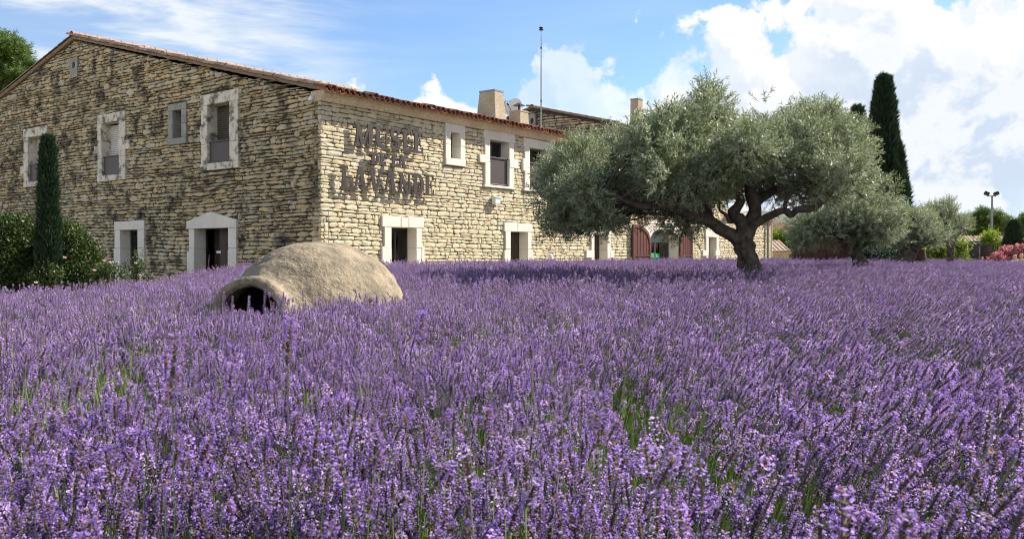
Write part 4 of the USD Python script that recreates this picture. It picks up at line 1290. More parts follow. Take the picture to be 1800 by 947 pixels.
# ------------------------------------------------------------------ trees
def sprig_proto(seed, n, length, leaf_l, leaf_w, spread, cup=.0, base=(1, 1, 1), var=.25, droop=0.0):
    """A twig of narrow leaves along +z."""
    r = np.random.default_rng(seed); bag = Bag()
    V, f = ribbon(np.zeros(3), np.array([.0, 0, length * .5]), np.array([0, 0, length]), .003)
    bag.add(V, f, np.array(base) * .6)
    for i in range(n):
        s = (i + .5) / n; th = i * 2.4 + r.normal(0, .4)
        p = np.array([0, 0, length * s * .97])
        out = np.array([math.cos(th), math.sin(th), 0])
        d = out * spread * r.uniform(.7, 1.2) + np.array([0, 0, 1 - droop]) * r.uniform(.3, 1.0); d /= np.linalg.norm(d)
        sd = np.cross(d, out + r.normal(0, .5, 3)); sd /= np.linalg.norm(sd) + 1e-9
        ln, w_ = leaf_l * r.uniform(.7, 1.15), leaf_w * r.uniform(.8, 1.15)
        bag.add([p, p + d * ln * .45 + sd * w_, p + d * ln, p + d * ln * .45 - sd * w_], [(0, 1, 2), (0, 2, 3)], np.array(base) * r.uniform(1 - var, 1 + var))
    v_, f_, c_ = bag.done()
    return (v_, f_), c_


def crown_points(clumps, per_m3, r, shell=.55):
    """Sprig positions in uneven ellipsoids: (pos, outward)."""
    P, O = [], []
    for c, rad in clumps:
        rad = np.broadcast_to(rad, 3); vol = rad.prod() * 4.19
        k = max(8, int(vol ** .80 * per_m3))
        u = r.normal(size=(k, 3)); u /= np.linalg.norm(u, axis=1, keepdims=True)
        q = (r.random(k) ** .45)
        bump = .72 + .55 * meshkit.fbm(u * 1.7 + np.asarray(c) * 3.1, 3)
        P.append(np.asarray(c) + u * rad * (q * bump)[:, None]); O.append(u)
    return np.vstack(P), np.vstack(O)


def crown(parent, protos, clumps, per_m3, r, up=.45, jit=.5, smin=.75, smax=1.25, name='crown', gaps=0.0, gscale=1.2):
    P, O = crown_points(clumps, per_m3, r)
    if gaps:
        keep = meshkit.fbm(P * gscale, 3, 17) > gaps
        P, O = P[keep], O[keep]
    n = len(P)
    d = O + np.array([0, 0, up]) + r.normal(0, jit, (n, 3))
    return tag(instancer(name, parent, protos, r.integers(0, len(protos), n), P, quat_to(d, r.uniform(0, 6.28, n)), r.uniform(smin, smax, n)), kind='stuff')


def gnarl(bones, edge=.05, noise=.06, sm=8, seed=1):
    """Continuous trunk: hulls of spheres along the bones, refined, smoothed and roughened."""
    parts = []
    for (p, rp), (q, rq) in bones:
        a = manifold3d.Manifold.sphere(rp, 16).translate(list(map(float, p))); b = manifold3d.Manifold.sphere(rq, 16).translate(list(map(float, q)))
        parts.append(manifold3d.Manifold.batch_hull([a, b]))
    m = manifold3d.Manifold.batch_boolean(parts, manifold3d.OpType.Add).refine_to_length(edge).to_mesh()
    t_ = trimesh.Trimesh(m.vert_properties[:, :3], m.tri_verts, process=True)
    trimesh.smoothing.filter_taubin(t_, iterations=sm)
    nv = t_.vertex_normals
    v = t_.vertices
    t_.vertices = v + nv * ((meshkit.fbm(v * np.array([9, 9, 3.0]), 3, seed) - .5) * noise * 1.6 + (meshkit.fbm(v * np.array([28, 28, 9.0]), 2, seed + 3) - .5) * noise * .6)[:, None]
    return t_


def chain(pts, rads):
    return [((pts[i], rads[i]), (pts[i + 1], rads[i + 1])) for i in range(len(pts) - 1)]


OLV = [(sprig_proto(400 + k, 20, .24, .062, .0075, .8, var=.3)[0], 'olive_leaf', sprig_proto(400 + k, 20, .24, .062, .0075, .8, var=.3)[1]) for k in range(5)]


def olive(name, label, Z, trunk_px, limbs_px, clumps_px, density, seed, zbase=None, rscale=1.0, group=None, gaps=.0):
    """An olive tree standing at distance Z. trunk and limbs: lists of (px, py, dz, radius)."""
    r = np.random.default_rng(seed)
    P3 = lambda x_, y_, dz: at(x_, y_, Z + dz)
    tr = [P3(x_, y_, dz) for x_, y_, dz, _ in trunk_px]
    if zbase is None:
        zbase = float(ground_z(tr[0][0], tr[0][1]))
    foot = np.array([tr[0][0], tr[0][1], zbase - .03])
    t_ = thing(name, foot, label, 'olive tree', group)
    pts = [foot] + tr; rad = [trunk_px[0][3] * 1.15] + [q[3] for q in trunk_px]
    obj('trunk', gnarl(chain(pts, rad), .04, .16, 6, seed), 'bark_olive', t_, smooth=True)
    ends = []
    for L in limbs_px:
        p = [P3(x_, y_, dz) for x_, y_, dz, _ in L]; rd = [q[3] for q in L]
        c = spline(p, max(8, 4 * len(p))); rc = np.interp(np.linspace(0, 1, len(c)), np.linspace(0, 1, len(rd)), rd)
        c = c + (meshkit.fbm(c[:, :, None].repeat(3, 2)[:, 0] * 0 + c * 2.3, 2, seed)[:, None] - .5) * .10
        obj('limb', tube(c, rc, 10, .35, seed), 'bark_olive', t_, smooth=True)
        ends += list(zip(c, rc))
    ends_p = np.array([e[0] for e in ends])
    clumps = []
    for x_, y_, dz, rpx in clumps_px:
        c = P3(x_, y_, dz); R_ = rpx / F * (Z + dz)
        clumps.append((c, np.array([R_ * r.uniform(.95, 1.2), R_ * r.uniform(.9, 1.15), R_ * r.uniform(.72, .92)])))
        k = np.argmin(np.linalg.norm((ends_p - c) * [1, 1, 1.3], axis=1))
        mid = (ends_p[k] + c) / 2 + np.array([r.normal(0, .06), r.normal(0, .06), r.uniform(.0, .12)])
        cc = spline([ends_p[k], mid, c], 7)
        rb = min(ends[k][1] * .7, .045)
        obj('branch', tube(cc, np.linspace(rb, .010, 7), 5, .2, seed), 'bark_olive', t_, smooth=True)
        for _ in range(3):
            tip = c + r.normal(0, .55, 3) * clumps[-1][1]
            obj('branch', tube(spline([cc[4], (cc[4] + tip) / 2 + r.normal(0, .03, 3), tip], 4), np.linspace(.014, .004, 4), 4), 'bark_olive', t_)
    crown(t_, OLV, clumps, density, r, up=.55, jit=.45, gaps=gaps)
    return t_


def fill(poly_px, n, r, depth, rmin, rmax, seed_pts=()):
    """Clump centres spread through an outline given in picture columns and rows."""
    pg = Polygon(poly_px); x0, y0, x1, y1 = pg.bounds; out = []
    tries = 0
    while len(out) < n and tries < 20000:
        tries += 1
        x_, y_ = r.uniform(x0, x1), r.uniform(y0, y1)
        rad = r.uniform(rmin, rmax)
        d_ = pg.exterior.distance(Point(x_, y_))
        if not pg.contains(Point(x_, y_)) or d_ < rad * .62:
            continue
        dz = r.uniform(-1, 1) * depth * math.sqrt(max(.05, min(1, d_ / 75)))
        if any((x_ - a_) ** 2 + (y_ - b_) ** 2 + ((dz - c_) * 60) ** 2 < (.62 * (rad + q_)) ** 2 for a_, b_, c_, q_ in out):
            continue
        out.append((x_, y_, dz, rad))
    return out + list(seed_pts)


ro = np.random.default_rng(21)
shrink = lambda pts: [(1250 + (a_ - 1250) * .95, 290 + (b_ - 290) * .97) for a_, b_ in pts]
OUT = [(942, 330), (948, 270), (962, 243), (1000, 248), (1040, 222), (1075, 212), (1120, 213), (1165, 200), (1215, 195), (1232, 170), (1265, 172), (1300, 200), (1340, 190), (1400, 196), (1432, 188), (1480, 210), (1520, 240), (1545, 275), (1562, 315), (1552, 345), (1500, 352), (1440, 356), (1395, 352), (1330, 330), (1280, 345), (1235, 370), (1190, 372), (1150, 370), (1100, 385), (1060, 412), (1010, 408), (970, 390), (950, 355)]
cl = fill(shrink(OUT), 62, ro, 1.7, 30, 50, [(1240, 168, .2, 24), (1252, 190, .1, 26), (1340, 200, .2, 26), (1435, 200, -.1, 26), (1395, 205, .3, 24), (1190, 398, -.3, 24), (1205, 415, -.2, 15), (1165, 385, .1, 26), (1228, 392, .3, 22), (985, 392, -.2, 24), (1040, 402, .1, 24), (962, 350, 0, 24), (1545, 330, 0, 22), (1500, 240, .3, 28), (1080, 388, .3, 24), (1440, 350, .3, 24), (1400, 345, .6, 22), (1360, 345, .8, 22), (1480, 350, .2, 22), (1345, 320, .9, 26), (1290, 330, 1.0, 26), (1250, 345, .9, 24), (1215, 380, .6, 18), (1030, 408, .1, 16), (1000, 380, .5, 26), (1060, 385, -.4, 26), (975, 405, .2, 18), (1015, 415, -.1, 16), (1105, 375, .5, 24), (1140, 372, -.5, 20), (1555, 345, .3, 20), (1520, 350, -.3, 20)])
olive('olive_tree', 'large spreading olive tree with dark leaning trunk, standing in the lavender', 14.3,
      [(1320, 476, 0, .15), (1312, 450, 0, .14), (1305, 432, 0, .155), (1303, 420, 0, .15)],
      [[(1302, 424, 0, .12), (1280, 412, -.05, .10), (1262, 400, -.08, .095), (1246, 387, -.1, .10), (1225, 381, -.2, .08), (1202, 378, -.4, .065), (1181, 366, -.6, .06), (1160, 362, -.7, .05), (1120, 362, -.9, .04), (1080, 345, -1.1, .03), (1030, 330, -1.2, .02)],
       [(1247, 388, -.1, .085), (1244, 370, .1, .07), (1236, 345, .3, .055), (1205, 310, .4, .05), (1170, 285, .5, .04), (1130, 265, .6, .025)],
       [(1303, 424, 0, .14), (1306, 400, .05, .12), (1296, 384, .1, .095), (1288, 376, .15, .085), (1298, 362, .2, .065), (1301, 349, .2, .055), (1293, 340, .25, .05), (1278, 318, .3, .045), (1262, 280, .3, .035), (1245, 220, .3, .018)],
       [(1304, 422, 0, .14), (1316, 402, .05, .125), (1325, 384, .1, .11), (1328, 358, .2, .11), (1318, 334, .2, .06), (1330, 300, .2, .05), (1345, 250, .2, .03)],
       [(1318, 400, 0, .08), (1333, 389, -.1, .065), (1346, 382, -.2, .06), (1360, 376, -.3, .055), (1379, 372, -.4, .055), (1390, 380, -.5, .055), (1398, 372, -.6, .045), (1416, 371, -.7, .04), (1450, 350, -.8, .028), (1500, 325, -.8, .018)],
       [(1328, 358, .2, .08), (1370, 332, .6, .055), (1430, 320, .8, .04), (1490, 318, .9, .03), (1540, 318, .8, .016)],
       [(1290, 378, .15, .035), (1286, 391, .1, .03), (1281, 390, .07, .028), (1278, 380, .05, .025), (1270, 374, 0, .022), (1266, 355, 0, .018)]],
      cl, 1120, 5, gaps=.43)
r3 = np.random.default_rng(22)
olive('olive_tree', 'smaller olive tree with leaning trunk just right of the big spreading olive', 20.5,
      [(1511, 466, 0, .15), (1505, 448, 0, .13), (1492, 432, 0, .12), (1486, 424, 0, .11)],
      [[(1487, 425, 0, .10), (1470, 412, -.2, .07), (1450, 405, -.4, .05), (1420, 390, -.6, .03)], [(1487, 425, 0, .09), (1500, 405, .2, .07), (1520, 385, .3, .05), (1545, 370, .4, .03)], [(1486, 425, 0, .08), (1484, 395, .3, .06), (1470, 365, .4, .03)]],
      fill([(1378, 415), (1390, 385), (1420, 362), (1470, 345), (1520, 340), (1560, 352), (1592, 375), (1595, 400), (1570, 425), (1530, 432), (1490, 420), (1450, 428), (1410, 440), (1385, 430)], 34, r3, 1.2, 17, 27), 900, 6, gaps=.36)
olive('olive_tree', 'low olive tree with thick forked trunk beside the rust cone', 27.0,
      [(1588, 462, 0, .2), (1597, 446, 0, .19), (1605, 438, 0, .17)],
      [[(1604, 440, 0, .15), (1590, 425, .2, .1), (1570, 412, .3, .05)], [(1606, 438, 0, .16), (1625, 425, 0, .13), (1640, 418, .1, .10), (1650, 405, .2, .05)], [(1606, 440, 0, .12), (1612, 415, .3, .08), (1610, 385, .4, .03)]],
      fill([(1548, 425), (1552, 395), (1575, 372), (1605, 362), (1640, 370), (1662, 390), (1672, 410), (1660, 428), (1640, 435), (1612, 428), (1590, 436), (1562, 438)], 26, r3, 1.2, 13, 21), 800, 7, zbase=.0, gaps=.36)
olive('olive_tree', 'rightmost olive tree, upright dark trunk left of the round vats', 33.0,
      [(1670, 462, 0, .12), (1671, 445, 0, .11), (1671, 428, 0, .14)],
      [[(1670, 428, 0, .12), (1662, 420, 0, .09), (1650, 417, .1, .05)], [(1672, 428, 0, .12), (1680, 415, 0, .08), (1695, 405, .1, .05)], [(1671, 428, 0, .11), (1678, 395, .3, .06), (1680, 370, .3, .03)]],
      fill([(1612, 385), (1622, 362), (1645, 350), (1675, 352), (1698, 366), (1708, 392), (1700, 412), (1682, 408), (1665, 418), (1640, 412), (1620, 402)], 26, r3, 1.3, 11, 18), 700, 8, zbase=.0, gaps=.38)


# --- cypresses
def spray(seed, n, l, w_):
    r = np.random.default_rng(seed); bag = Bag()
    for i in range(n):
        a_ = r.uniform(0, 6.28); p = np.array([math.cos(a_), math.sin(a_), 0]) * r.uniform(0, .05) + np.array([0, 0, r.uniform(-.06, .05)])
        d_ = np.array([r.normal(0, .28), r.normal(0, .28), 1]); d_ /= np.linalg.norm(d_); s = np.cross(d_, r.normal(size=3)); s /= np.linalg.norm(s)
        L_ = l * r.uniform(.6, 1.2)
        bag.add([p, p + d_ * L_ * .4 + s * w_, p + d_ * L_, p + d_ * L_ * .4 - s * w_], [(0, 1, 2), (0, 2, 3)], np.ones(3) * r.uniform(.65, 1.35))
    v_, f_, c_ = bag.done(); return ((v_, f_), 'cypress_leaf', c_)


CYP = [spray(500 + k, 16, .15, .012) for k in range(4)]


def cypress(label, Z, px, ytop, ybase_z, half_px, count, seed, cols=((0, 0, 1, 1),), group=None, size=1.0, shape=None):
    r = np.random.default_rng(seed)
    top = at(px, ytop, Z); foot = np.array([top[0], top[1], ybase_z]); H = top[2] - ybase_z; Rm = half_px / F * Z
    t_ = thing('cypress_tree', foot, label, 'cypress', group)
    obj('trunk', tube(spline([foot - UP * .05, foot + UP * H * .3, foot + UP * H * .9], 8), np.linspace(.13 * H / 7, .01, 8), 8, .2), 'bark', t_, smooth=True)
    P, Dv = [], []
    for dx, dy, hk, rk in cols:
        k = int(count * hk * rk)
        s = r.random(k) ** .8 * .985
        if shape is None:
            prof_ = np.interp(s, [0, .04, .15, .4, .65, .82, .93, 1], [.55, .75, .95, 1.0, .82, .56, .34, .06])
        else:
            prof_ = np.interp(s, *shape)
        th = r.uniform(0, 6.283, k)
        lump = .68 + .64 * meshkit.fbm(np.stack([np.cos(th) * 1.6, np.sin(th) * 1.6, s * H * 1.3 + dx], 1), 3, seed)
        q = (r.random(k) ** .3)
        rad = Rm * rk * prof_ * lump * q
        P.append(np.stack([foot[0] + dx + np.cos(th) * rad, foot[1] + dy + np.sin(th) * rad, ybase_z + .05 + s * H * hk], 1))
        Dv.append(np.stack([np.cos(th) * .45, np.sin(th) * .45, np.ones(k)], 1) + r.normal(0, .16, (k, 3)))
    P, Dv = np.vstack(P), np.vstack(Dv); k = len(P)
    tag(instancer('crown', t_, CYP, r.integers(0, 4, k), P, quat_to(Dv, r.uniform(0, 6.28, k)), r.uniform(.8, 1.4, k) * size), kind='stuff')


cypress('tall dark cypress rising behind the right side of the olive crown', 36, 1554, 141, -.05, 25, 9500, 41, cols=((0, 0, 1, 1), (.42, .1, .70, 1.0), (.72, .25, .56, .85), (-.1, .3, .8, .95)), size=1.7, shape=([0, .1, .3, .55, .8, .9, .96, 1], [.85, .95, 1.0, .88, .60, .42, .26, .04]))
cypress('slim cypress tip seen left of the tall cypress', 44, 1507, 192, -.05, 20, 3500, 42, size=1.8)
cypress('slender dark cypress standing between the round bushes by the gable wall', 15.0, 84, 249, .1, 12.2, 5200, 43, size=.7, shape=([0, .1, .45, .7, .85, .93, .97, 1], [1.05, 1.1, 1.0, .82, .58, .36, .18, .03]))
cypress('little dark conical cypress in front of the far tiled roof', 50, 1782, 395, -.05, 15, 1500, 44, size=1.8)


# --- bushes
def leaf_cluster(seed, n, l, w_, R_, matname, var=.35, cols=((1, 1, 1),)):
    r = np.random.default_rng(seed); bag = Bag()
    for i in range(n):
        p = r.normal(0, R_ * .5, 3)
        d_ = r.normal(size=3) + np.array([0, 0, .4]); d_ /= np.linalg.norm(d_); s = np.cross(d_, r.normal(size=3)); s /= np.linalg.norm(s)
        L_ = l * r.uniform(.6, 1.2)
        bag.add([p, p + d_ * L_ * .5 + s * w_, p + d_ * L_, p + d_ * L_ * .5 - s * w_], [(0, 1, 2), (0, 2, 3)], np.array(cols[r.integers(len(cols))]) * r.uniform(1 - var, 1 + var))
    v_, f_, c_ = bag.done(); return ((v_, f_), matname, c_)


HED = [leaf_cluster(600 + k, 16, .055, .015, .10, 'hedge_leaf') for k in range(4)]
LIM = [leaf_cluster(620 + k, 16, .13, .02, .16, 'lime_leaf') for k in range(3)]
PNK = [leaf_cluster(640 + k, 14, .06, .034, .085, 'pink_flower') for k in range(4)]
PIN = []
for k in range(4):
    m_, c_ = sprig_proto(660 + k, 46, .30, .17, .008, 1.0, var=.35); PIN.append((m_, 'pine_leaf', c_))


def bush(name, label, cat, clumps, protos, density, seed, foot, up=.3, size=(.8, 1.2), gaps=0.0, stems=True, group=None):
    r = np.random.default_rng(seed)
    t_ = thing(name, foot, label, cat, group)
    if stems:
        ms = []
        for c, rad in clumps[:14]:
            ms.append(tube(spline([np.asarray(foot) + [r.normal(0, .08), r.normal(0, .08), -.03], (np.asarray(foot) + c) / 2 + r.normal(0, .05, 3), c], 5), np.linspace(.03, .008, 5), 5))
        for m_ in ms:
            obj('stem', m_, 'bark', t_)
    crown(t_, protos, clumps, density, r, up=up, jit=.5, smin=size[0], smax=size[1], gaps=gaps, name='foliage')
    return t_


def dome_clumps(c, R_, h, n, r, rr=.42):
    out = []
    for i in range(n):
        a_ = r.uniform(0, 6.283); el = math.asin(r.uniform(0.0, 1.0)); k = r.uniform(.5, .78)
        out.append((np.array([c[0] + R_ * k * math.cos(a_) * math.cos(el) ** .6, c[1] + R_ * k * math.sin(a_) * math.cos(el) ** .6, c[2] + h * (.14 + .74 * math.sin(el) * k / .78)]), R_ * rr * r.uniform(.85, 1.15)))
    return out


rb = np.random.default_rng(33)
c = np.array([at(14, 500, 15.8)[0], 15.8, .1]); bush('round_bush', 'rounded green bush left of the slender cypress, cut by the picture edge', 'bush', dome_clumps(c, .62, 2.35, 60, rb, .5), HED, 2000, 61, c, size=(.8, 1.3), group='round bushes by the gable wall')
c = np.array([at(122, 500, 15.9)[0], 15.9, .1]); bush('round_bush', 'rounded green bush right of the slender cypress', 'bush', dome_clumps(c, .44, 2.35, 60, rb, .55), HED, 2200, 62, c, size=(.8, 1.25), group='round bushes by the gable wall')
# roses and low plants at their feet
for k, (px, py, Z, R_, lab) in enumerate(((184, 488, 15.2, .2, 'low rose bush left of the narrow doorway'), (250, 484, 16.6, .15, 'climbing rose right of the narrow doorway'), (100, 486, 14.9, .22, 'low rose bush at the foot of the slender cypress'))):
    c = at(px, py, Z); foot = np.array([c[0], c[1], .12])
    tt = bush('rose_bush', lab, 'bush', [(c + rb.normal(0, .13, 3), R_ * rb.uniform(.5, .9)) for _ in range(6)], HED, 500, 70 + k, foot, size=(.7, 1.1), gaps=.42)
    for j in range(4):
        o = c + rb.normal(0, .14, 3) + np.array([0, -.2, .08])
        bag = Bag()
        for a_ in range(9):
            th = a_ * 2.4; d_ = np.array([math.cos(th), math.sin(th), .6 + .1 * a_]) * .034; s = np.array([-math.sin(th), math.cos(th), 0]) * .022
            bag.add([o, o + d_ * .6 + s, o + d_, o + d_ * .6 - s], [(0, 1, 2), (0, 2, 3)], np.array([1.1, 3.2, 2.0]))
        v_, f_, c_ = bag.done(); obj('rose', (v_, f_), 'rose_petal', tt)


# --- pines
def pine(name, label, Z, clumps_px, trunk_px, density, seed, cat='pine tree', size=(1.0, 1.6), up=.8):
    r = np.random.default_rng(seed)
    foot = at(trunk_px[0][0], 455, Z); foot[2] = -.05
    t_ = thing(name, foot, label, cat)
    pts = [foot] + [at(x_, y_, Z) for x_, y_ in trunk_px[1:]]
    R0 = .018 * (pts[-1][2] - foot[2]) + .06
    obj('trunk', tube(spline(pts, 10), np.linspace(R0, R0 * .35, 10), 9, .25), 'bark', t_, smooth=True)
    cl_ = []
    for x_, y_, dz, rp in clumps_px:
        c = at(x_, y_, Z + dz); R_ = rp / F * (Z + dz); cl_.append((c, np.array([R_ * 1.15, R_ * 1.1, R_ * .7])))
        st = pts[-1] + (pts[0] - pts[-1]) * r.uniform(0, .3)
        obj('branch', tube(spline([st, (st + c) / 2 + [0, 0, -.1 * R_], c], 5), np.linspace(R0 * .3, .03, 5), 5), 'bark', t_)
    crown(t_, PIN, cl_, density, r, up=up, jit=.4, smin=size[0], smax=size[1], gaps=.36, gscale=.9)


rp_ = np.random.default_rng(35)
pine('pine_tree', 'bright green pine crown rising behind the left slope of the roof', 46, fill([(-90, 260), (-90, 80), (-40, 60), (5, 62), (40, 80), (76, 104), (80, 140), (60, 190), (20, 240)], 36, rp_, 2.5, 17, 30), [(-30, 455), (-28, 330), (-25, 200)], 170, 81, size=(1.0, 1.7))
pine('pine_tree', 'broad umbrella pine behind the floodlight pole', 72, fill([(1700, 402), (1708, 384), (1725, 372), (1748, 374), (1770, 390), (1782, 398), (1778, 414), (1745, 414), (1708, 418)], 24, rp_, 2.5, 9, 15), [(1742, 455), (1742, 430), (1742, 405)], 130, 82, size=(1.4, 2.2))
pine('pine_tree', 'dark green tree at the right picture edge behind the tiled roof', 80, fill([(1784, 412), (1788, 390), (1805, 378), (1840, 370), (1860, 400), (1840, 420), (1800, 420)], 16, rp_, 2.0, 9, 15), [(1815, 455), (1815, 430), (1815, 405)], 120, 83, cat='tree', size=(1.4, 2.0))

# --- shrubs on the right
c = at(1788, 460, 46); c[2] = -.05
clp = [(np.array([c[0] + R_ * math.cos(a_) * 1.35, c[1] + R_ * math.sin(a_), z_]), rb.uniform(.36, .5)) for R_, a_, z_ in [(rb.uniform(.2, 1.0), rb.uniform(0, 6.28), rb.uniform(.5, 1.75)) for _ in range(42)] if (R_ / 1.15) ** 2 + ((z_ - .4) / 1.5) ** 2 < 1]
t = bush('flowering_shrub', 'big rounded shrub covered in pink flowers near the right edge', 'shrub', clp, PNK, 430, 91, c, size=(.9, 1.4))
crown(t, HED, clp, 200, np.random.default_rng(92), smin=1.0, smax=1.5, name='leaves')
for k, (px, Z, ht, R_, n_, lab) in enumerate(((1737, 54, 2.9, .8, 16, 'yellow-green feathery shrub behind the dark vats'), (1758, 55, 2.3, .8, 12, 'yellow-green shrub between the floodlight pole and the pink shrub'), (1690, 50, 2.2, .9, 16, 'light green shrub behind the rightmost olive trunk'), (1648, 46, 2.3, 1.1, 20, 'pale leafy shrub left of the rightmost olive trunk'), (1372, 58, 3.0, 1.6, 16, 'bright green shrub between the museum and the small outbuilding'), (1406, 45, 2.0, .6, 10, 'small light green shrub left of the rusty vat'))):
    c = at(px, 455, Z); c[2] = -.05
    cl_ = [(c + np.array([rb.normal(0, R_ * .45), rb.normal(0, R_ * .45), rb.uniform(.25, 1) * ht - .25]), R_ * rb.uniform(.35, .5)) for _ in range(n_)]
    bush('green_shrub', lab, 'shrub', cl_, LIM if k in (0, 1, 4) else LIM + HED, 130, 95 + k, c, up=.8, size=(1.2, 2.0))
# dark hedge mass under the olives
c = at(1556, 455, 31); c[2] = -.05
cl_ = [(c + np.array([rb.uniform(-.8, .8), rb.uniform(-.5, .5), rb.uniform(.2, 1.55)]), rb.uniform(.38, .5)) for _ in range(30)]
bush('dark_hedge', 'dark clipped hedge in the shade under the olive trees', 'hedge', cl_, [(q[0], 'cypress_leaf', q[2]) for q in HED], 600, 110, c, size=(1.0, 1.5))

# ------------------------------------------------------------------ vats, sheds, houses, pole
def drum(name, label, px, Z, half_px, ytop, m, cat='vat', group=None, lid=True):
    c = at(px, ytop, Z); R_ = half_px / F * Z; H = c[2] + .05
    foot = np.array([c[0], c[1], -.05]); t_ = thing(name, foot, label, cat, group)
    body = lathe([(0, 0), (R_, 0), (R_ * 1.02, .03), (R_ * 1.02, .09), (R_, .12), (R_, H - .12), (R_ * 1.015, H - .1), (R_ * 1.015, H - .03), (R_, H), (R_ * .93, H), (R_ * .93, H - .12), (0, H - .12)], 40); body.apply_translation(foot)
    obj('shell', body, m, t_, smooth=35)
    for k in range(3):
        z_ = foot[2] + H * (.25 + .25 * k); ring = lathe([(R_ - .01, -.03), (R_ + .018, -.03), (R_ + .018, .03), (R_ - .01, .03)], 40); ring.apply_translation([c[0], c[1], z_]); obj('hoop', ring, m, t_, smooth=30)
    rim = lathe([(R_ * .9, 0), (R_ * 1.05, 0), (R_ * 1.05, .04), (R_ * .9, .04), (R_ * .9, 0)], 40); rim.apply_translation([c[0], c[1], foot[2] + H]); obj('rim', rim, 'metal_grey' if lid else m, t_, smooth=30)
    return t_, c, R_


t, c, R_ = drum('metal_vat', 'nearer dark round metal vat with a pale rim, left of the pink shrub', 1705.5, 47, 15.5, 427.5, 'vat_dark')
obj('lid', box(c[0] + .1, c[0] + .6, c[1] - .3, c[1] + .3, c[2] + .05, c[2] + .12), 'metal_dark', t)
drum('metal_vat', 'farther dark round metal vat beside the pink shrub', 1733, 50, 12, 432, 'vat_dark', lid=False)
# rusty old still under the olives
c = at(1455, 455, 32)
t = thing('rusty_still', [c[0], c[1], -.05], 'large dark rust-brown metal vat under the smaller olive tree', 'vat')
x0, x1 = at(1414, 455, 31.5)[0], at(1491, 455, 31.5)[0]; ztop_ = at(1450, 420, 31.5)[2]
for k in range(6):
    xa, xb = x0 + (x1 - x0) * k / 6, x0 + (x1 - x0) * (k + 1) / 6
    obj('side_plate', box(xa + .004, xb - .004, 31.5 - .02 * (k % 2), 31.6, -.05, ztop_), 'rust', t)
obj('tank', box(x0 + .02, x1 - .02, 31.6, 33.0, -.05, ztop_ - .01), 'rust', t)
obj('top_rim', box(x0 - .05, x1 + .05, 31.42, 33.05, ztop_ + .004, ztop_ + .07), 'rust', t)
c = at(1494, 458, 30.5)
t = thing('grey_post', [c[0], c[1], -.05], 'short grey post beside the leaning trunk of the smaller olive', 'post')
m = lathe([(0, 0), (.06, 0), (.055, 1.45), (.07, 1.46), (.07, 1.55), (.03, 1.6), (0, 1.6)], 12); m.apply_translation([c[0], c[1], -.05]); obj('shaft', m, 'metal_grey', t, smooth=35)
c = at(1619, 455, 29)
t = thing('rust_cone', [c[0], c[1], -.05], 'rust-coloured cone-shaped still head standing under the olive trees', 'still')
m = lathe([(0, 0), (.36, 0), (.36, .35), (.33, .4), (.24, 1.0), (.15, 1.55), (.12, 1.75), (0, 1.76)], 28); m.apply_translation([c[0], c[1], -.05]); obj('cone', m, 'rust', t, smooth=35)
m = lathe([(.35, 0), (.39, 0), (.39, .06), (.35, .06)], 28); m.apply_translation([c[0], c[1], .3]); obj('band', m, 'rust', t, smooth=30)


def house(name, label, c0, ux, wdt, dep, hw, hr, wallm, roofm, ntile=.25, tone=(1, 1, 1)):
    """A small house with a mono-pitch tile roof sloping towards its front: front-left corner c0, front along ux."""
    ux = np.asarray(ux, float); ux /= np.linalg.norm(ux); uy = np.array([-ux[1], ux[0], 0])
    t_ = thing(name, c0, label, 'house')
    W_ = Wall(c0, ux, -uy)
    obj('wall', W_.solid(sbox(0, 0, wdt, hw), -.25, 0), wallm, t_)
    obj('wall', Wall(c0, uy, -ux).solid(Polygon([(.25, 0), (dep, 0), (dep, hr), (.25, hw + (hr - hw) * .25 / dep)]), -.25, 0), wallm, t_)
    obj('wall', Wall(c0 + ux * wdt, uy, ux).solid(Polygon([(.25, 0), (dep, 0), (dep, hr), (.25, hw + (hr - hw) * .25 / dep)]), -.25, 0), wallm, t_)
    obj('wall', Wall(c0 + uy * dep, ux, uy).solid(sbox(.25, 0, wdt - .25, hr - .02), -.25, 0), wallm, t_)
    us = np.arange(-.15, wdt + .15, ntile / 5); ss_ = np.linspace(-.35, dep + .1, 22)
    U_, S_ = np.meshgrid(us, ss_, indexing='ij')
    z_ = hw + .06 + (hr - hw) / dep * S_ + np.abs(np.cos(U_ / ntile * np.pi)) * .09 + .02 * (1 - (S_ / .36) % 1)
    V = c0 + U_[..., None] * ux + S_[..., None] * uy + z_[..., None] * UP
    n_, m_ = U_.shape; i_, j_ = np.meshgrid(np.arange(n_ - 1), np.arange(m_ - 1), indexing='ij'); a_ = (i_ * m_ + j_).ravel()
    obj('roof', trimesh.Trimesh(V.reshape(-1, 3), np.vstack([np.stack([a_, a_ + m_, a_ + m_ + 1], 1), np.stack([a_, a_ + m_ + 1, a_ + 1], 1)]), process=False), roofm, t_, smooth=True, tone=tone)
    obj('eaves_board', W_.solid(sbox(-.12, hw - .1, wdt + .12, hw), .0, .3), wallm, t_)
    return t_, W_


c0 = at(1357, 455, 53); c0[2] = -.05
t, W_ = house('outbuilding', 'small ochre outbuilding with a red tiled roof at the far end of the museum', c0, (1, -.05, 0), 1.0, 2.5, 1.75, 2.35, 'plaster', 'tile_pale')
c0 = at(1352, 455, 66); c0[2] = -.05
house('far_house', 'distant house with a red roof just visible between the museum and the big olive', c0, (1, -.1, 0), 2.0, 5.0, 3.2, 4.0, 'wall_far', 'tile_cover', tone=(1, .9, .9))
c0 = at(1688, 455, 66); c0[2] = -.05
house('tiled_house', 'low house with a long ridged tile roof behind the pink shrub', c0, (1, -.30, 0), 7.5, 4.0, 1.95, 2.95, 'wall_far', 'tile_pale', ntile=.24, tone=(1.0, .95, .9))

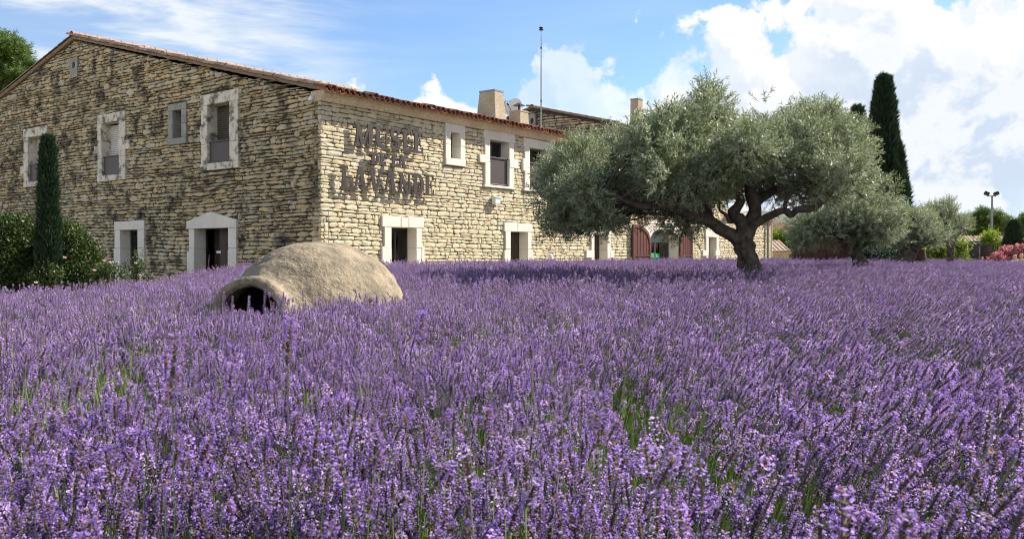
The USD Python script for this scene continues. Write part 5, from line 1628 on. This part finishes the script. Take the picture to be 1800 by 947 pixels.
c = at(1743, 455, 56)
t = thing('floodlight_pole', [c[0], c[1], -.05], 'tall grey pole carrying two floodlights', 'lamp post')
ft = at(1743, 344, 56)[2]
obj('pole', tube([[c[0], c[1], -.05], [c[0], c[1], ft * .5], [c[0], c[1], ft]], [.085, .07, .055], 12), 'metal_grey', t, smooth=40)
obj('crossbar', tube([[c[0] - .28, c[1], ft - .02], [c[0] + .25, c[1], ft - .02]], .035, 8), 'metal_grey', t)
for sx, rot in ((-1, .5), (1, -.25)):
    m = box(-.15, .15, -.09, .09, -.09, .09); m2 = box(-.125, .125, -.1, -.088, -.065, .065)
    part = None
    for mm, nm, mt in ((m, 'lamp_head', 'metal_dark'), (m2, 'lamp_glass', 'glass')):
        mm.apply_transform(trimesh.transformations.rotation_matrix(rot, [0, 1, 0])); mm.apply_transform(trimesh.transformations.rotation_matrix(-.5, [1, 0, 0])); mm.apply_translation([c[0] + sx * .24 - (.1 if sx < 0 else -.02), c[1], ft + .13])
        if nm == 'lamp_head':
            part = obj(nm, mm, mt, t)
        else:
            obj(nm, mm, mt, part)


# ------------------------------------------------------------------ parked cars (only their tops show over the lavender)
def car(label, px, Z, m, rz):
    c = at(px, 455, Z); t_ = thing('parked_car', [c[0], c[1], -.05], label, 'car', 'parked cars beyond the lavender', rz=rz)
    side = Polygon([(-2.05, .28), (-2.1, .6), (-2.0, .82), (-1.1, .92), (-.55, 1.36), (.1, 1.46), (1.0, 1.44), (1.65, 1.28), (1.98, .92), (2.08, .62), (2.02, .28)])
    arches = unary_union([Point(x_, .3).buffer(.36) for x_ in (-1.28, 1.28)])
    def ext(p_, y0, y1):
        out = []
        for g_ in getattr(p_, 'geoms', [p_]):
            q_ = trimesh.creation.extrude_polygon(g_, y1 - y0, engine='earcut'); q_.apply_transform(trimesh.transformations.rotation_matrix(math.pi / 2, [1, 0, 0])); q_.apply_translation([0, y1, 0]); out.append(q_)
        return trimesh.util.concatenate(out)
    b_ = ext(side.difference(arches), -.82, .82)
    v_ = b_.vertices.copy(); k_ = np.clip((v_[:, 2] - .85) / .6, 0, 1); v_[:, 1] *= 1 - .22 * k_; b_.vertices = v_
    obj('body', b_, m, t_)
    glass = Polygon([(-.92, .96), (-.48, 1.32), (.1, 1.40), (.95, 1.38), (1.5, 1.22), (1.62, .96)])
    for sy in (-1, 1):
        g_ = ext(glass, -.01, .01); w_ = g_.vertices.copy(); k_ = np.clip((w_[:, 2] - .85) / .6, 0, 1); w_[:, 1] = sy * (.825 * (1 - .22 * k_) + .004) + w_[:, 1]; g_.vertices = w_; obj('window', g_, 'metal_dark', t_)
    for x_a, z_a, x_b, z_b in ((-1.05, .965, -.58, 1.35), (1.92, .985, 1.66, 1.285)):
        sg = -1 if x_a < 0 else 1
        V = [(x_a + sg * .012, -.68, z_a), (x_a + sg * .012, .68, z_a), (x_b + sg * .012, .60, z_b - .02), (x_b + sg * .012, -.60, z_b - .02)]
        mm = trimesh.Trimesh(np.array(V + [(q[0] - sg * .02, q[1], q[2] - .005) for q in V]), [(0, 1, 2), (0, 2, 3), (4, 6, 5), (4, 7, 6)], process=False); obj('windscreen', mm, 'metal_dark', t_)
    for x_ in (-1.28, 1.28):
        for y_ in (-.74, .74):
            w_ = trimesh.creation.cylinder(.31, .2, sections=20); w_.apply_transform(trimesh.transformations.rotation_matrix(math.pi / 2, [1, 0, 0])); w_.apply_translation([x_, y_, .31]); tyre = obj('wheel', w_, 'rubber', t_)
            h_ = trimesh.creation.cylinder(.18, .215, sections=14); h_.apply_transform(trimesh.transformations.rotation_matrix(math.pi / 2, [1, 0, 0])); h_.apply_translation([x_, y_, .31]); obj('rim', h_, 'metal_grey', tyre)


car('pale silver-blue parked car whose roof shows left of the rightmost olive trunk', 1652, 55, 'car_silver', .15)
car('red parked car mostly hidden by lavender in front of the vats', 1693, 58, 'car_red', .1)


# ------------------------------------------------------------------ people beyond the lavender
def person(label, px, ytop, Z, top, hair, seed, face=-1.57, bend=0.0, trousers='cloth_blue'):
    c = at(px, ytop, Z); H = c[2] + .05 if not bend else 1.66
    t_ = thing('person', [c[0], c[1], -.05], label, 'person', rz=face + 1.5708)
    k = H / 1.70
    J = lambda x_, y_, z_: np.array([x_, y_, z_]) * k
    cb, sb = math.cos(bend), math.sin(bend)
    def up_(p):                                   # bend the upper body forward at the hips (towards -y)
        p = np.asarray(p, float) / k; d_ = p - [0, 0, .92]
        return np.array([p[0], -d_[2] * sb + d_[1] * cb, .92 + d_[2] * cb + d_[1] * sb]) * k
    sp = lambda p, r_: manifold3d.Manifold.sphere(float(r_ * k), 14).translate([float(q_) for q_ in p])
    def bone(p, rp, q_, rq):
        return manifold3d.Manifold.batch_hull([sp(p, rp), sp(q_, rq)])
    A = []
    hip, chest, neck, headc = J(0, 0, .92), up_(J(0, 0, 1.25)), up_(J(0, .01, 1.42)), up_(J(0, -.015, 1.59))
    A.append(manifold3d.Manifold.batch_hull([sp(J(-.09, 0, .92), .10), sp(J(.09, 0, .92), .10), sp(up_(J(-.07, 0, 1.12)), .10), sp(up_(J(.07, 0, 1.12)), .10)]))
    A.append(manifold3d.Manifold.batch_hull([sp(up_(J(-.07, 0, 1.12)), .10), sp(up_(J(.07, 0, 1.12)), .10), sp(up_(J(-.13, 0, 1.36)), .075), sp(up_(J(.13, 0, 1.36)), .075)]))
    A.append(bone(neck - [0, 0, .04], .055, up_(J(0, 0, 1.5)), .05))
    A.append(manifold3d.Manifold.batch_hull([sp(headc, .088), sp(headc + up_(J(0, 0, .97)) - up_(J(0, 0, .92)), .08), sp(up_(J(0, -.045, 1.515)), .045)]))
    A.append(bone(up_(J(0, -.10, 1.585)), .014, up_(J(0, -.09, 1.61)), .01))          # nose
    for sx in (-1, 1):
        A.append(sp(up_(J(sx * .09, .005, 1.585)), .022))                              # ears
        sh, el, wr = up_(J(sx * .185, 0, 1.37)), up_(J(sx * .23, -.02, 1.10)), up_(J(sx * .22, -.14 - .1 * bend, .90))
        A += [bone(sh, .055, el, .042), bone(el, .04, wr, .028)]
        dr = (wr - el) / np.linalg.norm(wr - el)
        pm = wr + dr * .07 * k
        A.append(manifold3d.Manifold.batch_hull([sp(wr, .026), sp(pm + [.02 * k, 0, 0], .016), sp(pm - [.02 * k, 0, 0], .016)]))
        for f_ in range(4):
            b0 = pm + np.array([(-.027 + .018 * f_) * k, 0, 0]); ln = (.062, .075, .078, .06)[f_] * k
            A += [bone(b0, .010, b0 + dr * ln * .55 + [0, -.006, 0], .009), bone(b0 + dr * ln * .55 + [0, -.006, 0], .009, b0 + dr * ln + [0, -.02, 0], .008)]
        A.append(bone(wr + dr * .02, .012, wr + dr * .06 + np.array([-sx * .045, -.02, 0]) * k, .009))
        kn, an = J(sx * .10, -.02, .49), J(sx * .105, .02, .08)
        A += [bone(J(sx * .09, 0, .90), .088, kn, .058), bone(kn, .056, an, .038), bone(an, .042, J(sx * .12, -.15, .035), .034)]
    m_ = manifold3d.Manifold.batch_boolean(A, manifold3d.OpType.Add).refine_to_length(.03).to_mesh()
    b_ = trimesh.Trimesh(m_.vert_properties[:, :3], m_.tri_verts); trimesh.smoothing.filter_taubin(b_, iterations=4)
    obj('body', b_, 'skin', t_, smooth=True)
    S_ = [manifold3d.Manifold.batch_hull([sp(J(-.09, 0, .90), .118), sp(J(.09, 0, .90), .118), sp(up_(J(-.07, 0, 1.12)), .115), sp(up_(J(.07, 0, 1.12)), .115)]), manifold3d.Manifold.batch_hull([sp(up_(J(-.07, 0, 1.12)), .115), sp(up_(J(.07, 0, 1.12)), .115), sp(up_(J(-.135, 0, 1.36)), .088), sp(up_(J(.135, 0, 1.36)), .088)])]
    for sx in (-1, 1):
        S_.append(bone(up_(J(sx * .18, 0, 1.37)), .07, up_(J(sx * .215, -.01, 1.18)), .06))
    m_ = manifold3d.Manifold.batch_boolean(S_, manifold3d.OpType.Add).to_mesh(); obj('shirt', trimesh.Trimesh(m_.vert_properties[:, :3], m_.tri_verts), top, t_, smooth=50)
    S_ = []
    for sx in (-1, 1):
        S_ += [bone(J(sx * .09, 0, .89), .102, J(sx * .10, -.02, .49), .075), bone(J(sx * .10, -.02, .49), .075, J(sx * .105, .02, .12), .06)]
    m_ = manifold3d.Manifold.batch_boolean(S_, manifold3d.OpType.Add).to_mesh(); obj('trousers', trimesh.Trimesh(m_.vert_properties[:, :3], m_.tri_verts), trousers, t_, smooth=50)
    hh = manifold3d.Manifold.batch_hull([sp(up_(J(0, .02, 1.62)), .098), sp(up_(J(0, .045, 1.55)), .075)])
    cut = manifold3d.Manifold.cube([.4, .2, .4], True).translate([float(q_) for q_ in up_(J(0, -.155, 1.53))])
    m_ = (hh - cut).to_mesh(); obj('hair', trimesh.Trimesh(m_.vert_properties[:, :3], m_.tri_verts), hair, t_, smooth=50)
    for sx in (-1, 1):
        obj('eye', sphere(up_(J(sx * .032, -.088, 1.60)), .011 * k), 'metal_dark', t_)
    obj('mouth', sphere(up_(J(0, -.088, 1.535)), np.array([.022, .008, .007]) * k), 'sign_red', t_)


person('person with brown hair and pale top in front of the round vats', 1715, 450.5, 49, 'cloth_beige', 'hair_brown', 1, face=-1.9)
person('person with fair hair and white top before the pink shrub', 1784, 448, 43.5, 'cloth_white', 'hair_blond', 2, face=-1.2)
person('person with short dark hair and beige top at the right edge before the pink shrub', 1795.5, 446, 43.5, 'cloth_beige', 'hair_brown', 3, face=-2.2)
person('person in a lime-yellow top stooping behind the lavender', 1685, 452, 42, 'cloth_lime', 'hair_brown', 4, face=-2.6, bend=1.05)
person('person with dark hair and white top right of the brown-haired person', 1726, 452, 48, 'cloth_white', 'hair_brown', 5, face=-1.0)
